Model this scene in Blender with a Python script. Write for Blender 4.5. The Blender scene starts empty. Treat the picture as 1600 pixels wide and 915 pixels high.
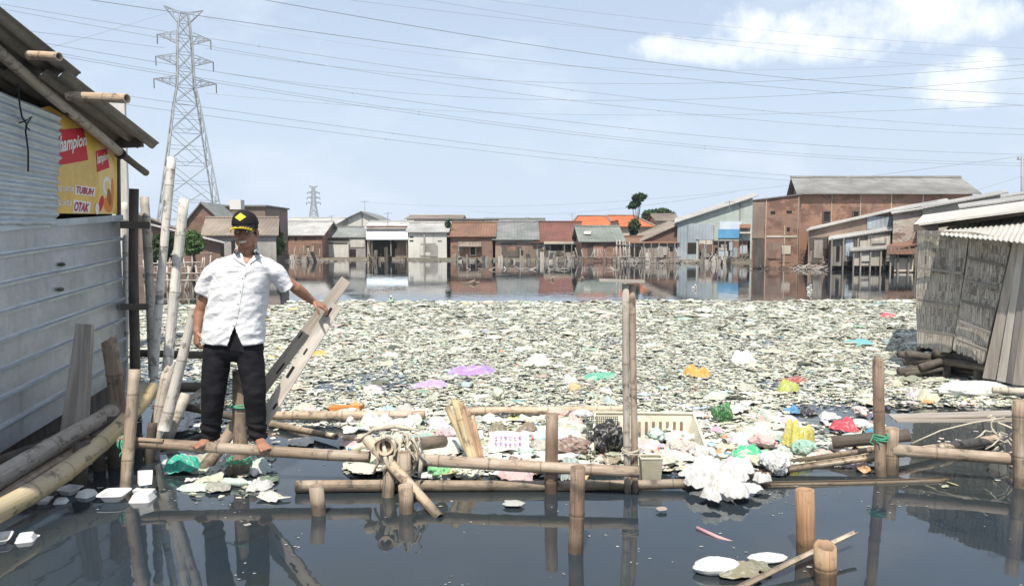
import bpy, math, random
import numpy as np
from mathutils import Vector, Matrix, noise as mn
R=random.Random(7)
NR=np.random.RandomState(5)
C=bpy.context.scene.collection
sc=bpy.context.scene
# ------------------------------------------------------------------ camera
F=1200.0; H=1.717; HOR=375.0
PITCH=math.atan((457.5-HOR)/F)
cam=bpy.data.objects.new('camera',bpy.data.cameras.new('camera')); C.objects.link(cam)
cam.data.sensor_width=36; cam.data.lens=27.0; cam.location=(0,0,H)
cam.rotation_euler=(math.pi/2-PITCH,0,0); cam.data.clip_start=.05; cam.data.clip_end=4000
sc.camera=cam
# ------------------------------------------------------------------ light
SUN=Vector((-.10,-.52,.85)).normalized()
sc.view_settings.view_transform='Standard'; sc.view_settings.look='None'
sc.view_settings.exposure=0.5; sc.view_settings.gamma=1
try: sc.view_settings.use_curve_mapping=False
except Exception: pass
sd=bpy.data.lights.new('sun','SUN'); sd.energy=4.2; sd.angle=math.radians(.6); sd.color=(1,.94,.84)
so=bpy.data.objects.new('sun',sd); C.objects.link(so)
so.rotation_euler=SUN.to_track_quat('Z','Y').to_euler(); so.location=(-10,-10,30)
def ray(px,py):
    x=(px-800)/F; y=-(py-457.5)/F
    return Vector((x, y*math.sin(PITCH)+math.cos(PITCH), y*math.cos(PITCH)-math.sin(PITCH)))
def P(px,py,Y):
    d=ray(px,py); return Vector((0,0,H))+d*(Y/d.y)
def W(px,py,z=0.0):
    d=ray(px,py); return Vector((0,0,H))+d*((z-H)/d.z)
# ------------------------------------------------------------------ world: sky with haze and clouds
wd=bpy.data.worlds.new('World'); sc.world=wd; wd.use_nodes=True
nt=wd.node_tree; N=nt.nodes; Lk=nt.links
for n in list(N): N.remove(n)
def wn(t,**k):
    n=N.new(t)
    for a,b in k.items(): setattr(n,a,b)
    return n
def wm(op,a,b=None,clamp=False):
    n=wn('ShaderNodeMath',operation=op,use_clamp=clamp)
    for i,x in enumerate((a,b)):
        if x is None: continue
        if isinstance(x,(int,float)): n.inputs[i].default_value=x
        else: Lk.new(x,n.inputs[i])
    return n.outputs[0]
out=wn('ShaderNodeOutputWorld'); bg=wn('ShaderNodeBackground'); Lk.new(bg.outputs[0],out.inputs[0])
sky=wn('ShaderNodeTexSky'); sky.sky_type='NISHITA'; sky.sun_disc=False
sky.sun_elevation=math.asin(SUN.z); sky.sun_rotation=math.atan2(SUN.x,SUN.y)%(2*math.pi)
sky.air_density=1.0; sky.dust_density=2.0; sky.ozone_density=1.2
tc=wn('ShaderNodeTexCoord'); sep=wn('ShaderNodeSeparateXYZ'); Lk.new(tc.outputs['Generated'],sep.inputs[0])
yy=wm('MAXIMUM',sep.outputs[1],.05)
u=wm('DIVIDE',sep.outputs[0],yy); v=wm('DIVIDE',sep.outputs[2],yy)
comb=wn('ShaderNodeCombineXYZ'); Lk.new(u,comb.inputs[0]); Lk.new(v,comb.inputs[1])
def wnoise(scale,detail,rough,vec,sx=1,sy=1):
    mp=wn('ShaderNodeMapping'); mp.inputs['Scale'].default_value=(sx,sy,1); Lk.new(vec,mp.inputs[0])
    n=wn('ShaderNodeTexNoise'); n.inputs['Scale'].default_value=scale; n.inputs['Detail'].default_value=detail
    n.inputs['Roughness'].default_value=rough; Lk.new(mp.outputs[0],n.inputs['Vector']); return n.outputs[0]
n1=wnoise(9,8,.62,comb.outputs[0]); n3=wnoise(38,6,.6,comb.outputs[0]); n2=wnoise(3.2,6,.6,comb.outputs[0],1,2.4)
blobs=[(1050,76,44,20),(1090,80,80,17),(1170,58,62,42),(1150,78,90,22),(1240,58,58,34),(1325,40,58,48),(1290,70,110,26),(1400,38,80,36),(1455,22,90,44),(1540,18,50,32),
       (1525,108,36,30),(1490,128,50,30),(1462,148,34,20),(1535,92,26,16),(1500,150,60,18)]
acc=None
for (bx,by,rx,ry) in blobs:
    d=ray(bx,by); u0,v0=d.x/d.y,d.z/d.y
    s=wn('ShaderNodeVectorMath',operation='SUBTRACT'); Lk.new(comb.outputs[0],s.inputs[0]); s.inputs[1].default_value=(u0,v0,0)
    m=wn('ShaderNodeVectorMath',operation='MULTIPLY'); Lk.new(s.outputs[0],m.inputs[0]); m.inputs[1].default_value=(F/rx,F/ry,0)
    q=wn('ShaderNodeVectorMath',operation='DOT_PRODUCT'); Lk.new(m.outputs[0],q.inputs[0]); Lk.new(m.outputs[0],q.inputs[1])
    val=wm('SUBTRACT',1.0,q.outputs['Value'])
    acc=val if acc is None else wm('MAXIMUM',acc,val)
acc=wm('MAXIMUM',acc,-1.5)
nz=wm('MULTIPLY',wm('ADD',wm('MULTIPLY',n1,.65),wm('MULTIPLY',n3,.35)),8.0); nz=wm('SUBTRACT',nz,4.0)
cl=wm('MULTIPLY',wm('ADD',wm('ADD',acc,nz),.55),.48,True)
# wispy thin cloud all over
wisp=wm('MULTIPLY',wm('SUBTRACT',n2,.50),2.6,True)
wisp=wm('MULTIPLY',wisp,.6)
front=wm('GREATER_THAN',sep.outputs[1],.05)
cl=wm('MULTIPLY',wm('MAXIMUM',wm('MULTIPLY',cl,.93),wisp),front)
el=wm('MAXIMUM',sep.outputs[2],0.0)
hz=wm('POWER',wm('SUBTRACT',1.0,el,True),3.0)      # thicker haze low down
hz=wm('ADD',wm('MULTIPLY',hz,.60),.36)
def wmix(fac,a,b):
    n=wn('ShaderNodeMix',data_type='RGBA'); 
    if isinstance(fac,float): n.inputs[0].default_value=fac
    else: Lk.new(fac,n.inputs[0])
    for i,x in ((6,a),(7,b)):
        if isinstance(x,tuple): n.inputs[i].default_value=x
        else: Lk.new(x,n.inputs[i])
    return n.outputs[2]
HZ=(6.45,7.6,9.2,1); CLD=(10.2,10.4,10.7,1)
c1=wmix(hz,sky.outputs[0],HZ); c2=wmix(cl,c1,CLD)
Lk.new(c2,bg.inputs[0]); bg.inputs[1].default_value=.088
# ------------------------------------------------------------------ materials
MATS={}
def nmat(name):
    m=bpy.data.materials.new(name); m.use_nodes=True; MATS[name]=m; return m
class NT:
    def __init__(s,m):
        s.m=m; s.t=m.node_tree; s.b=s.t.nodes['Principled BSDF']
    def n(s,t,**k):
        x=s.t.nodes.new(t)
        for a,b in k.items(): setattr(x,a,b)
        return x
    def l(s,a,b): s.t.links.new(a,b)
    def set(s,sock,x):
        if isinstance(x,(int,float)): sock.default_value=x
        elif isinstance(x,(tuple,list)): sock.default_value=(*x,1) if len(x)==3 and sock.type=='RGBA' else x
        else: s.l(x,sock)
    def math(s,op,a,b=None,clamp=False):
        x=s.n('ShaderNodeMath',operation=op,use_clamp=clamp); s.set(x.inputs[0],a)
        if b is not None: s.set(x.inputs[1],b)
        return x.outputs[0]
    def mix(s,f,a,b,bt='MIX'):
        x=s.n('ShaderNodeMix',data_type='RGBA',blend_type=bt); s.set(x.inputs[0],f); s.set(x.inputs[6],a); s.set(x.inputs[7],b); return x.outputs[2]
    def coord(s,kind='UV'):
        return s.n('ShaderNodeTexCoord').outputs[kind]
    def noise(s,vec,scale,sx=1,sy=1,sz=1,detail=5,rough=.6):
        mp=s.n('ShaderNodeMapping'); mp.inputs['Scale'].default_value=(sx,sy,sz); s.l(vec,mp.inputs[0])
        # shift per object so that copies differ
        oi=s.n('ShaderNodeObjectInfo'); a=s.n('ShaderNodeVectorMath',operation='ADD'); s.l(mp.outputs[0],a.inputs[0])
        mu=s.math('MULTIPLY',oi.outputs['Random'],37.0); s.l(mu,a.inputs[1])
        x=s.n('ShaderNodeTexNoise'); x.inputs['Scale'].default_value=scale; x.inputs['Detail'].default_value=detail; x.inputs['Roughness'].default_value=rough
        s.l(a.outputs[0],x.inputs['Vector']); return x.outputs[0]
    def step(s,x,a,b):
        r=s.n('ShaderNodeMapRange',interpolation_type='SMOOTHSTEP'); s.set(r.inputs[0],x); r.inputs[1].default_value=a; r.inputs[2].default_value=b; return r.outputs[0]
    def bump(s,h,st,dist):
        b=s.n('ShaderNodeBump'); b.inputs['Strength'].default_value=st; b.inputs['Distance'].default_value=dist; s.l(h,b.inputs['Height']); s.l(b.outputs[0],s.b.inputs['Normal'])
    def fin(s,col,rough,metal=0,spec=.4):
        s.set(s.b.inputs['Base Color'],col); s.set(s.b.inputs['Roughness'],rough); s.b.inputs['Metallic'].default_value=metal
        s.b.inputs['Specular IOR Level'].default_value=spec; return s.m
def sw(name,c1,c2,stain,sx=1,sy=1,scale=2.0,rough=.8,amt=.6,bump=.3,bd=.01,metal=0,fine=18,rv=.15,wave=None,streak=True):
    """weathered surface: two tones, stain streaks, fine grain; wave=(metres per corrugation)"""
    k=NT(nmat(name)); uv=k.coord('UV')
    a=k.noise(uv,scale,sx,sy); b=k.noise(uv,scale*.35,sx*.6,sy*.6,detail=8); f=k.noise(uv,fine,sx,sy,detail=3)
    col=k.mix(k.step(a,.35,.65),c1,c2)
    col=k.mix(k.math('MULTIPLY',k.step(b,.45,.72),amt),col,stain)
    if streak:
        st=k.noise(uv,1.0,5,.35,detail=6); col=k.mix(k.math('MULTIPLY',k.step(st,.5,.8),amt*.8),col,stain)
    g=k.math('ADD',k.math('MULTIPLY',f,.5),.75); gc=k.n('ShaderNodeCombineColor'); [k.l(g,gc.inputs[i]) for i in range(3)]
    col=k.mix(.8,col,gc.outputs[0],'MULTIPLY')
    oi=k.n('ShaderNodeObjectInfo'); hv=k.n('ShaderNodeHueSaturation'); k.l(col,hv.inputs['Color']); k.l(k.math('ADD',k.math('MULTIPLY',oi.outputs['Random'],rv*2),1-rv),hv.inputs['Value'])
    h=k.math('ADD',a,k.math('MULTIPLY',f,.5))
    if wave:
        w=k.n('ShaderNodeTexWave',wave_type='BANDS',bands_direction='X'); w.inputs['Scale'].default_value=.314/wave*1.0; w.inputs['Distortion'].default_value=0
        k.l(uv,w.inputs['Vector']); h=k.math('ADD',k.math('MULTIPLY',h,.3),k.math('MULTIPLY',w.outputs[1],2.0))
    k.bump(h,bump,bd)
    return k.fin(hv.outputs[0],k.math('ADD',k.math('MULTIPLY',b,.3),rough-.15),metal)
def bamboo_mat(name,c1,c2,c3,rough=.55):
    k=NT(nmat(name)); uv=k.coord('UV')
    a=k.noise(uv,7,14,.45,detail=7,rough=.7); b=k.noise(uv,2.2,2.0,.8,detail=6); f=k.noise(uv,40,8,.25,detail=3); s=k.noise(uv,9,1,1,detail=5,rough=.7)
    col=k.mix(k.step(a,.35,.68),c1,c2); col=k.mix(k.math('MULTIPLY',k.step(b,.42,.66),.85),col,c3)
    col=k.mix(k.math('MULTIPLY',k.step(s,.52,.66),.75),col,(.085,.068,.052)); al=k.noise(uv,1.6,3,.6,detail=6,rough=.7); col=k.mix(k.math('MULTIPLY',k.step(al,.56,.72),.55),col,(.13,.115,.085)); cr=k.noise(uv,3,40,.10,detail=2); col=k.mix(k.math('MULTIPLY',k.step(cr,.66,.70),.8),col,(.04,.03,.02))
    at=k.n('ShaderNodeAttribute'); at.attribute_name='bn'
    col=k.mix(k.math('MULTIPLY',at.outputs['Fac'],.75),col,(.07,.05,.035))
    geo=k.n('ShaderNodeNewGeometry'); sp=k.n('ShaderNodeSeparateXYZ'); k.l(geo.outputs['Position'],sp.inputs[0])
    wet=k.step(k.math('ADD',sp.outputs[2],k.math('MULTIPLY',s,-.10)),.06,-.015)
    col=k.mix(k.math('MULTIPLY',wet,.65),col,(.035,.03,.02))
    oi=k.n('ShaderNodeObjectInfo'); hv=k.n('ShaderNodeHueSaturation'); k.l(col,hv.inputs['Color']); k.l(k.math('ADD',k.math('MULTIPLY',oi.outputs['Random'],.35),.8),hv.inputs['Value'])
    k.bump(k.math('ADD',f,k.math('MULTIPLY',a,1.0)),.5,.004)
    return k.fin(hv.outputs[0],rough,0,.35)
bamboo_mat('bamboo_tan',(.35,.265,.19),(.19,.14,.10),(.43,.36,.285))
bamboo_mat('bamboo_pale',(.56,.43,.31),(.38,.28,.19),(.62,.53,.42))
bamboo_mat('bamboo_grey',(.44,.39,.33),(.32,.28,.23),(.54,.50,.44),.7)
bamboo_mat('bamboo_white',(.62,.59,.54),(.47,.44,.39),(.70,.67,.62),.7)
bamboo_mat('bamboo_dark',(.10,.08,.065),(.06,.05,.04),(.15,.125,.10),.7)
bamboo_mat('bamboo_brown',(.27,.185,.13),(.15,.10,.07),(.36,.28,.21))
bamboo_mat('bamboo_orange',(.42,.25,.14),(.26,.15,.085),(.48,.35,.22))
bamboo_mat('bamboo_yellow',(.58,.47,.26),(.46,.36,.19),(.5,.42,.3))
sw('dark_inside',(.03,.025,.02),(.02,.018,.015),(.01,.01,.01),rough=.9)  # near-black colour puts the shade into openings, slots and room insides
sw('zinc',(.50,.525,.555),(.37,.395,.42),(.25,.235,.215),scale=1.5,rough=.38,metal=.45,amt=.6,bump=.25,bd=.006,rv=.02)
sw('zinc_old',(.52,.57,.60),(.38,.42,.44),(.30,.30,.27),scale=2,rough=.5,metal=.3,amt=.6,bump=.3,bd=.006,rv=.02)
sw('asbestos_under',(.22,.20,.17),(.15,.135,.115),(.08,.075,.065),scale=2,amt=.7,rv=.02)
sw('asbestos',(.27,.265,.25),(.19,.185,.175),(.10,.10,.09),scale=.8,amt=.6,wave=.18,bump=.8,bd=.03)
sw('roof_pale',(.60,.57,.52),(.47,.45,.41),(.20,.185,.165),scale=1.2,amt=.5)
sw('roof_pale_far',(.52,.51,.48),(.38,.375,.36),(.18,.17,.16),scale=.8,amt=.5,wave=.2,bump=.8,bd=.03)
sw('roof_grey',(.26,.27,.26),(.18,.19,.18),(.10,.10,.09),scale=.7,amt=.6,wave=.3,bump=.8,bd=.03)
sw('roof_green_grey',(.24,.27,.24),(.17,.19,.17),(.09,.10,.08),scale=.7,amt=.6,wave=.3,bump=.8,bd=.03)
sw('roof_brown',(.26,.14,.09),(.18,.10,.07),(.10,.07,.05),scale=.7,amt=.6,wave=.25,bump=.9,bd=.04)
sw('roof_red',(.20,.085,.065),(.14,.065,.05),(.09,.06,.05),scale=.7,amt=.6,wave=.25,bump=.9,bd=.04)
sw('roof_orange',(.60,.17,.07),(.48,.13,.055),(.32,.12,.07),scale=.7,amt=.4,wave=.25,bump=.9,bd=.04)
sw('roof_tan',(.34,.28,.23),(.24,.2,.16),(.14,.11,.09),scale=.7,amt=.6,wave=.3,bump=.9,bd=.04)
sw('plaster_white',(.62,.61,.56),(.52,.51,.47),(.28,.26,.22),scale=.7,amt=.6)
sw('plaster_cream',(.56,.52,.43),(.46,.42,.35),(.26,.22,.17),scale=.7,amt=.6)
sw('plaster_grey',(.38,.37,.34),(.28,.27,.25),(.14,.13,.12),scale=.7,amt=.7)
sw('plaster_brown',(.30,.22,.17),(.22,.16,.13),(.12,.09,.07),scale=.7,amt=.7)
sw('sheet_blue',(.42,.48,.52),(.33,.38,.42),(.2,.21,.22),scale=.7,amt=.5,rough=.5,wave=.25,bump=.6,bd=.02)
sw('sheet_green',(.50,.56,.52),(.40,.45,.42),(.24,.25,.22),scale=.7,amt=.5,rough=.6)
sw('wood_grey',(.34,.31,.28),(.22,.20,.18),(.10,.09,.08),sx=5,sy=.4,scale=2,amt=.6)
sw('wood_pale',(.52,.48,.42),(.40,.36,.31),(.16,.14,.12),sx=5,sy=.5,scale=2,amt=.5)
sw('wood_dark',(.13,.11,.09),(.08,.07,.06),(.04,.035,.03),sx=5,sy=.5,scale=2,amt=.5)
sw('plank_grey',(.44,.39,.33),(.30,.26,.22),(.09,.08,.07),sx=6,sy=.4,scale=3,amt=.5,rv=.05)
sw('plank_white',(.64,.585,.51),(.44,.395,.34),(.15,.125,.10),sx=4,sy=.6,scale=3,amt=.75,rv=.02)
sw('banner_blue',(.10,.28,.50),(.12,.36,.60),(.3,.4,.5),scale=1,amt=.4)
sw('awning',(.60,.70,.82),(.72,.78,.84),(.4,.5,.62),scale=1,amt=.4)
sw('steel_lattice',(.30,.32,.33),(.25,.27,.28),(.2,.2,.2),rough=.5,amt=.2)
sw('mud',(.13,.11,.08),(.09,.08,.055),(.05,.045,.03),scale=1,amt=.6)
sw('land',(.16,.13,.09),(.10,.10,.06),(.07,.06,.04),scale=.3,amt=.6)
sw('foam',(.70,.70,.68),(.62,.62,.60),(.58,.56,.5),scale=6,amt=.35,rough=.7,rv=.03)
sw('cream_plastic',(.70,.66,.52),(.62,.58,.46),(.35,.32,.24),scale=4,amt=.5,rough=.45,rv=.02)
sw('rope_pale',(.55,.50,.40),(.42,.38,.30),(.25,.22,.17),scale=20,amt=.4)
sw('string_green',(.05,.35,.20),(.08,.45,.28),(.1,.2,.12),scale=20,amt=.4)
sw('cable_black',(.015,.015,.017),(.03,.03,.03),(.02,.02,.02),scale=10)
sw('wire_mat',(.26,.27,.29),(.26,.27,.29),(.26,.27,.29),amt=0,rough=.5)
sw('mesh_green',(.16,.18,.15),(.10,.12,.10),(.05,.06,.05),scale=20,amt=.5)
def brick(name,b1,b2,mort,stain):
    k=NT(nmat(name)); uv=k.coord('UV')
    br=k.n('ShaderNodeTexBrick'); k.l(uv,br.inputs['Vector']); br.inputs['Scale'].default_value=1
    br.inputs['Brick Width'].default_value=.24; br.inputs['Row Height'].default_value=.085; br.inputs['Mortar Size'].default_value=.012
    br.inputs['Color1'].default_value=(*b1,1); br.inputs['Color2'].default_value=(*b2,1); br.inputs['Mortar'].default_value=(*mort,1)
    a=k.noise(uv,.9,1,1,detail=8,rough=.7); s=k.noise(uv,.9,2.5,.5,detail=6); c=k.noise(uv,.35,1,1,detail=3)
    col=k.mix(k.math('MULTIPLY',k.step(a,.45,.7),.65),br.outputs[0],stain)
    col=k.mix(k.math('MULTIPLY',k.step(s,.55,.8),.5),col,(.11,.09,.075))
    col=k.mix(k.math('MULTIPLY',k.step(c,.50,.62),.45),col,(.36,.20,.135)); c5=k.noise(uv,.55,1,1.6,detail=7,rough=.75); col=k.mix(k.math('MULTIPLY',k.step(c5,.50,.57),.8),col,(.15,.085,.062))
    oi=k.n('ShaderNodeObjectInfo'); hv=k.n('ShaderNodeHueSaturation'); k.l(col,hv.inputs['Color']); k.l(k.math('ADD',k.math('MULTIPLY',oi.outputs['Random'],.3),.85),hv.inputs['Value'])
    k.bump(k.math('ADD',br.outputs['Fac'],a),-.4,.012)
    return k.fin(hv.outputs[0],.85)
brick('brick',(.32,.145,.09),(.24,.11,.075),(.30,.25,.20),(.21,.15,.115))
brick('brick_dark',(.22,.115,.085),(.17,.095,.07),(.2,.165,.14),(.14,.10,.08))
brick('brick_white',(.62,.59,.54),(.52,.48,.44),(.38,.33,.29),(.38,.28,.22))
def bamboo_weave():
    k=NT(nmat('bamboo_weave')); uv=k.coord('UV')
    w=k.n('ShaderNodeTexBrick'); w.offset=.37; mp=k.n('ShaderNodeMapping'); mp.inputs['Rotation'].default_value=(0,0,math.pi/2); k.l(uv,mp.inputs[0]); k.l(mp.outputs[0],w.inputs['Vector'])
    w.inputs['Scale'].default_value=1; w.inputs['Brick Width'].default_value=.31; w.inputs['Row Height'].default_value=.033; w.inputs['Mortar Size'].default_value=.0028; w.inputs['Mortar Smooth'].default_value=.4
    w.inputs['Color1'].default_value=(.52,.475,.40,1); w.inputs['Color2'].default_value=(.34,.30,.25,1); w.inputs['Mortar'].default_value=(.03,.026,.022,1)
    a=k.noise(uv,5,4,.5,detail=6); b=k.noise(uv,1.6,1,1,detail=6); f=k.noise(uv,26,9,.3)
    col=k.mix(k.math('MULTIPLY',k.step(a,.45,.66),.5),w.outputs[0],(.44,.40,.35)); col=k.mix(k.math('MULTIPLY',k.step(b,.5,.68),.75),col,(.07,.06,.05))
    k.bump(k.math('ADD',w.outputs['Fac'],k.math('MULTIPLY',f,-.5)),-.6,.008)
    return k.fin(col,.8)
bamboo_weave()
def water():
    k=NT(nmat('water')); g=k.n('ShaderNodeNewGeometry').outputs['Position']
    a=k.noise(g,2.2,1,.8,detail=3,rough=.5); b=k.noise(g,.5,1,1,detail=2); f=k.noise(g,9,1,.7,detail=2)
    mk=k.step(b,.42,.66)
    h=k.math('ADD',k.math('MULTIPLY',a,.9),k.math('MULTIPLY',k.math('MULTIPLY',f,mk),.28))
    k.bump(h,.26,.012)
    c=k.mix(k.step(b,.3,.7),(.022,.033,.045),(.031,.037,.037))
    film=k.step(k.noise(g,.9,1,.5,detail=5),.55,.75); k.fin(c,k.math('ADD',k.math('MULTIPLY',film,.10),.025),0,.5); k.b.inputs['IOR'].default_value=1.55
    return k.m
water()
def objcol(name,rough,trans=0,bump=.5,spec=.5,alpha=1):
    k=NT(nmat(name)); oi=k.n('ShaderNodeObjectInfo'); uv=k.coord('Object')
    a=k.noise(uv,9,detail=5); b=k.noise(uv,26,detail=4)
    pr=k.noise(uv,3.2,1,2.2,detail=2,rough=.4); col=k.mix(k.math('MULTIPLY',k.step(pr,.54,.60),.42),oi.outputs['Color'],(.62,.61,.57)); col=k.mix(k.math('MULTIPLY',k.step(a,.50,.7),.5),col,(.25,.22,.16))
    k.bump(k.math('ADD',a,k.math('MULTIPLY',b,.5)),bump,.02)
    k.fin(col,rough,0,spec)
    if trans: k.b.inputs['Subsurface Weight'].default_value=trans; k.b.inputs['Subsurface Radius'].default_value=(.02,.02,.02)
    return k.m
objcol('film',.38,0,.8,.5)
objcol('wrapper_film',.3,0,.5,.6)
objcol('hard_plastic',.35,0,.1,.5)
def carpet():
    k=NT(nmat('litter')); at=k.n('ShaderNodeAttribute'); at.attribute_name='col'; g=k.n('ShaderNodeNewGeometry').outputs['Position']
    a=k.noise(g,22,detail=4); col=k.mix(k.math('MULTIPLY',k.step(a,.48,.7),.5),at.outputs['Color'],(.16,.15,.10))
    k.bump(a,.5,.02); return k.fin(col,.5,0,.4)
carpet()
def flat(name,c,rough=.6,spec=.3,metal=0):
    k=NT(nmat(name)); uv=k.coord('Object'); a=k.noise(uv,12,detail=4)
    col=k.mix(k.math('MULTIPLY',a,.25),c,tuple(x*.7 for x in c)); return k.fin(col,rough,metal,spec)
sw('banner_yellow',(.76,.50,.09),(.68,.43,.08),(.60,.47,.26),scale=2.5,rough=.45,amt=.45,bump=.5,bd=.02,rv=.02); flat('banner_pale',(.82,.60,.24)); flat('banner_red',(.58,.035,.05)); flat('banner_white',(.82,.80,.76)); flat('banner_orange',(.75,.25,.05)); flat('banner_brown',(.35,.14,.05))
flat('ink_red',(.45,.03,.06)); flat('cap_black',(.012,.012,.014),.8); flat('cap_yellow',(.80,.62,.05),.6); flat('eye_white',(.7,.68,.62),.3); flat('eye_dark',(.02,.012,.01),.2); flat('teeth',(.75,.70,.6),.3)
flat('hair_black',(.015,.013,.012),.7); flat('purple_ink',(.35,.15,.5)); flat('tank_white',(.65,.62,.58))
def leafmat(name,c1,c2):
    k=NT(nmat(name)); g=k.n('ShaderNodeNewGeometry'); a=k.noise(g.outputs['Position'],1.6,detail=3)
    col=k.mix(k.step(k.math('ADD',k.math('MULTIPLY',g.outputs['Random Per Island'],.5),k.math('MULTIPLY',a,.5)),.3,.7),c1,c2)
    k.fin(col,.6,0,.3); return k.m
leafmat('leaf_green',(.045,.085,.025),(.11,.18,.05)); leafmat('leaf_dark',(.02,.045,.018),(.05,.085,.03)); leafmat('leaf_light',(.09,.15,.04),(.16,.22,.07))
def skin():
    k=NT(nmat('skin')); o=k.coord('Object'); a=k.noise(o,14,detail=4); b=k.noise(o,60,detail=3)
    col=k.mix(k.step(a,.35,.7),(.37,.19,.125),(.28,.14,.09)); k.bump(b,.15,.002); k.fin(col,.5,0,.4)
    k.b.inputs['Subsurface Weight'].default_value=.08; k.b.inputs['Subsurface Radius'].default_value=(.01,.004,.002)
skin()
def cloth(name,c,c2,bs,ro=.85):
    k=NT(nmat(name)); o=k.coord('Object'); a=k.noise(o,11,1,1,1.8,detail=5,rough=.6); b=k.noise(o,300,detail=1)
    col=k.mix(k.step(a,.4,.7),c,c2); k.bump(k.math('ADD',a,k.math('MULTIPLY',b,.03)),bs,.025); k.fin(col,ro,0,.2)
cloth('shirt_white',(.71,.71,.72),(.67,.67,.69),.35); cloth('trouser_black',(.012,.012,.015),(.018,.018,.022),.35)
# ------------------------------------------------------------------ mesh builder
class MB:
    def __init__(s): s.v=[]; s.f=[]; s.uv={}; s.bn={}; s.cols=None
    def add(s,vs,fs,uvs=None,bn=None):
        o=len(s.v); s.v+= [Vector(x) for x in vs]
        for i,f in enumerate(fs):
            if uvs: s.uv[len(s.f)]=uvs[i]
            s.f.append(tuple(o+j for j in f))
        if bn:
            for i,b in enumerate(bn):
                if b: s.bn[o+i]=b
        return s
    def quad(s,a,b,c,d): return s.add([a,b,c,d],[(0,1,2,3)])
    def hexa(s,b4,t4):   # bottom 4, top 4
        return s.add(list(b4)+list(t4),[(3,2,1,0),(4,5,6,7),(0,1,5,4),(1,2,6,5),(2,3,7,6),(3,0,4,7)])
    def box(s,x0,y0,z0,x1,y1,z1):
        return s.hexa([(x0,y0,z0),(x1,y0,z0),(x1,y1,z0),(x0,y1,z0)],[(x0,y0,z1),(x1,y0,z1),(x1,y1,z1),(x0,y1,z1)])
    def beam(s,p0,p1,w,h=None,up=(0,0,1),w1=None):
        p0=Vector(p0); p1=Vector(p1); h=h or w; w1=w if w1 is None else w1
        d=(p1-p0).normalized(); u=Vector(up)
        if abs(d.dot(u))>.97: u=Vector((0,1,0)) if abs(d.y)<.9 else Vector((1,0,0))
        a=d.cross(u).normalized(); b=a.cross(d)
        def q(p,w): return [p-a*w/2-b*h/2,p+a*w/2-b*h/2,p+a*w/2+b*h/2,p-a*w/2+b*h/2]
        q0=q(p0,w); q1=q(p1,w1); L=(p1-p0).length; r=(p0.x*3.1+p0.y)%7
        uv=[]
        fs=[(0,3,2,1),(4,5,6,7)]; uv=[[(0,r),(h,r),(h,r+w),(0,r+w)]]*2
        for i in range(4):
            j=(i+1)%4; fs.append((i,j,4+j,4+i)); ww=w if i%2==0 else h; uv.append([(i*.3,r),(i*.3+ww,r),(i*.3+ww,r+L),(i*.3,r+L)])
        return s.add(q0+q1,fs,uv)
    def slab(s,poly,n,t):   # polygon extruded by thickness t along -n
        n=Vector(n).normalized(); k=len(poly); poly=[Vector(p) for p in poly]
        vs=poly+[p-n*t for p in poly]
        fs=[tuple(range(k)),tuple(reversed(range(k,2*k)))]+[(i,i+k,(i+1)%k+k,(i+1)%k) for i in range(k)]
        return s.add(vs,fs)
    def tube(s,pts,rad,seg=8,cap=True,flat=1.0):
        pts=[Vector(p) for p in pts]; n=len(pts)
        if isinstance(rad,(int,float)): rad=[rad]*n
        up=Vector((0,0,1)); d0=(pts[1]-pts[0]).normalized()
        if abs(d0.z)>.9: up=Vector((0,1,0))
        a=d0.cross(up).normalized(); vs=[]; fs=[]
        for i in range(n):
            d=(pts[min(i+1,n-1)]-pts[max(i-1,0)]).normalized()
            a=(a-d*a.dot(d)).normalized(); b=d.cross(a)
            for j in range(seg):
                t=2*math.pi*j/seg; vs.append(pts[i]+a*(math.cos(t)*rad[i])+b*(math.sin(t)*rad[i]*flat))
        for i in range(n-1):
            for j in range(seg): k=(j+1)%seg; fs.append((i*seg+j,i*seg+k,(i+1)*seg+k,(i+1)*seg+j))
        if cap: fs.append(tuple(reversed(range(seg)))); fs.append(tuple(range((n-1)*seg,n*seg)))
        return s.add(vs,fs)
    def ball(s,c,r,seg=16,rings=10,M=None):
        c=Vector(c); r=Vector(r) if not isinstance(r,(int,float)) else Vector((r,r,r)); vs=[]; fs=[]
        for i in range(1,rings):
            p=math.pi*i/rings
            for j in range(seg):
                t=2*math.pi*j/seg; q=Vector((r.x*math.sin(p)*math.cos(t),r.y*math.sin(p)*math.sin(t),r.z*math.cos(p)))
                vs.append(c+(M@q if M else q))
        a=len(vs); q=Vector((0,0,r.z)); vs+= [c+(M@q if M else q),c-(M@q if M else q)]
        for i in range(rings-2):
            for j in range(seg): k=(j+1)%seg; fs.append((i*seg+j,(i+1)*seg+j,(i+1)*seg+k,i*seg+k))
        for j in range(seg): k=(j+1)%seg; fs.append((a,j,k)); fs.append((a+1,(rings-2)*seg+k,(rings-2)*seg+j))
        return s.add(vs,fs)
    def loft(s,rings):      # rings: list of lists of points, all same count
        k=len(rings[0]); vs=[p for r in rings for p in r]; fs=[]
        for i in range(len(rings)-1):
            for j in range(k): l=(j+1)%k; fs.append((i*k+j,i*k+l,(i+1)*k+l,(i+1)*k+j))
        fs.append(tuple(reversed(range(k)))); fs.append(tuple(range((len(rings)-1)*k,len(rings)*k)))
        return s.add(vs,fs)
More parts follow.
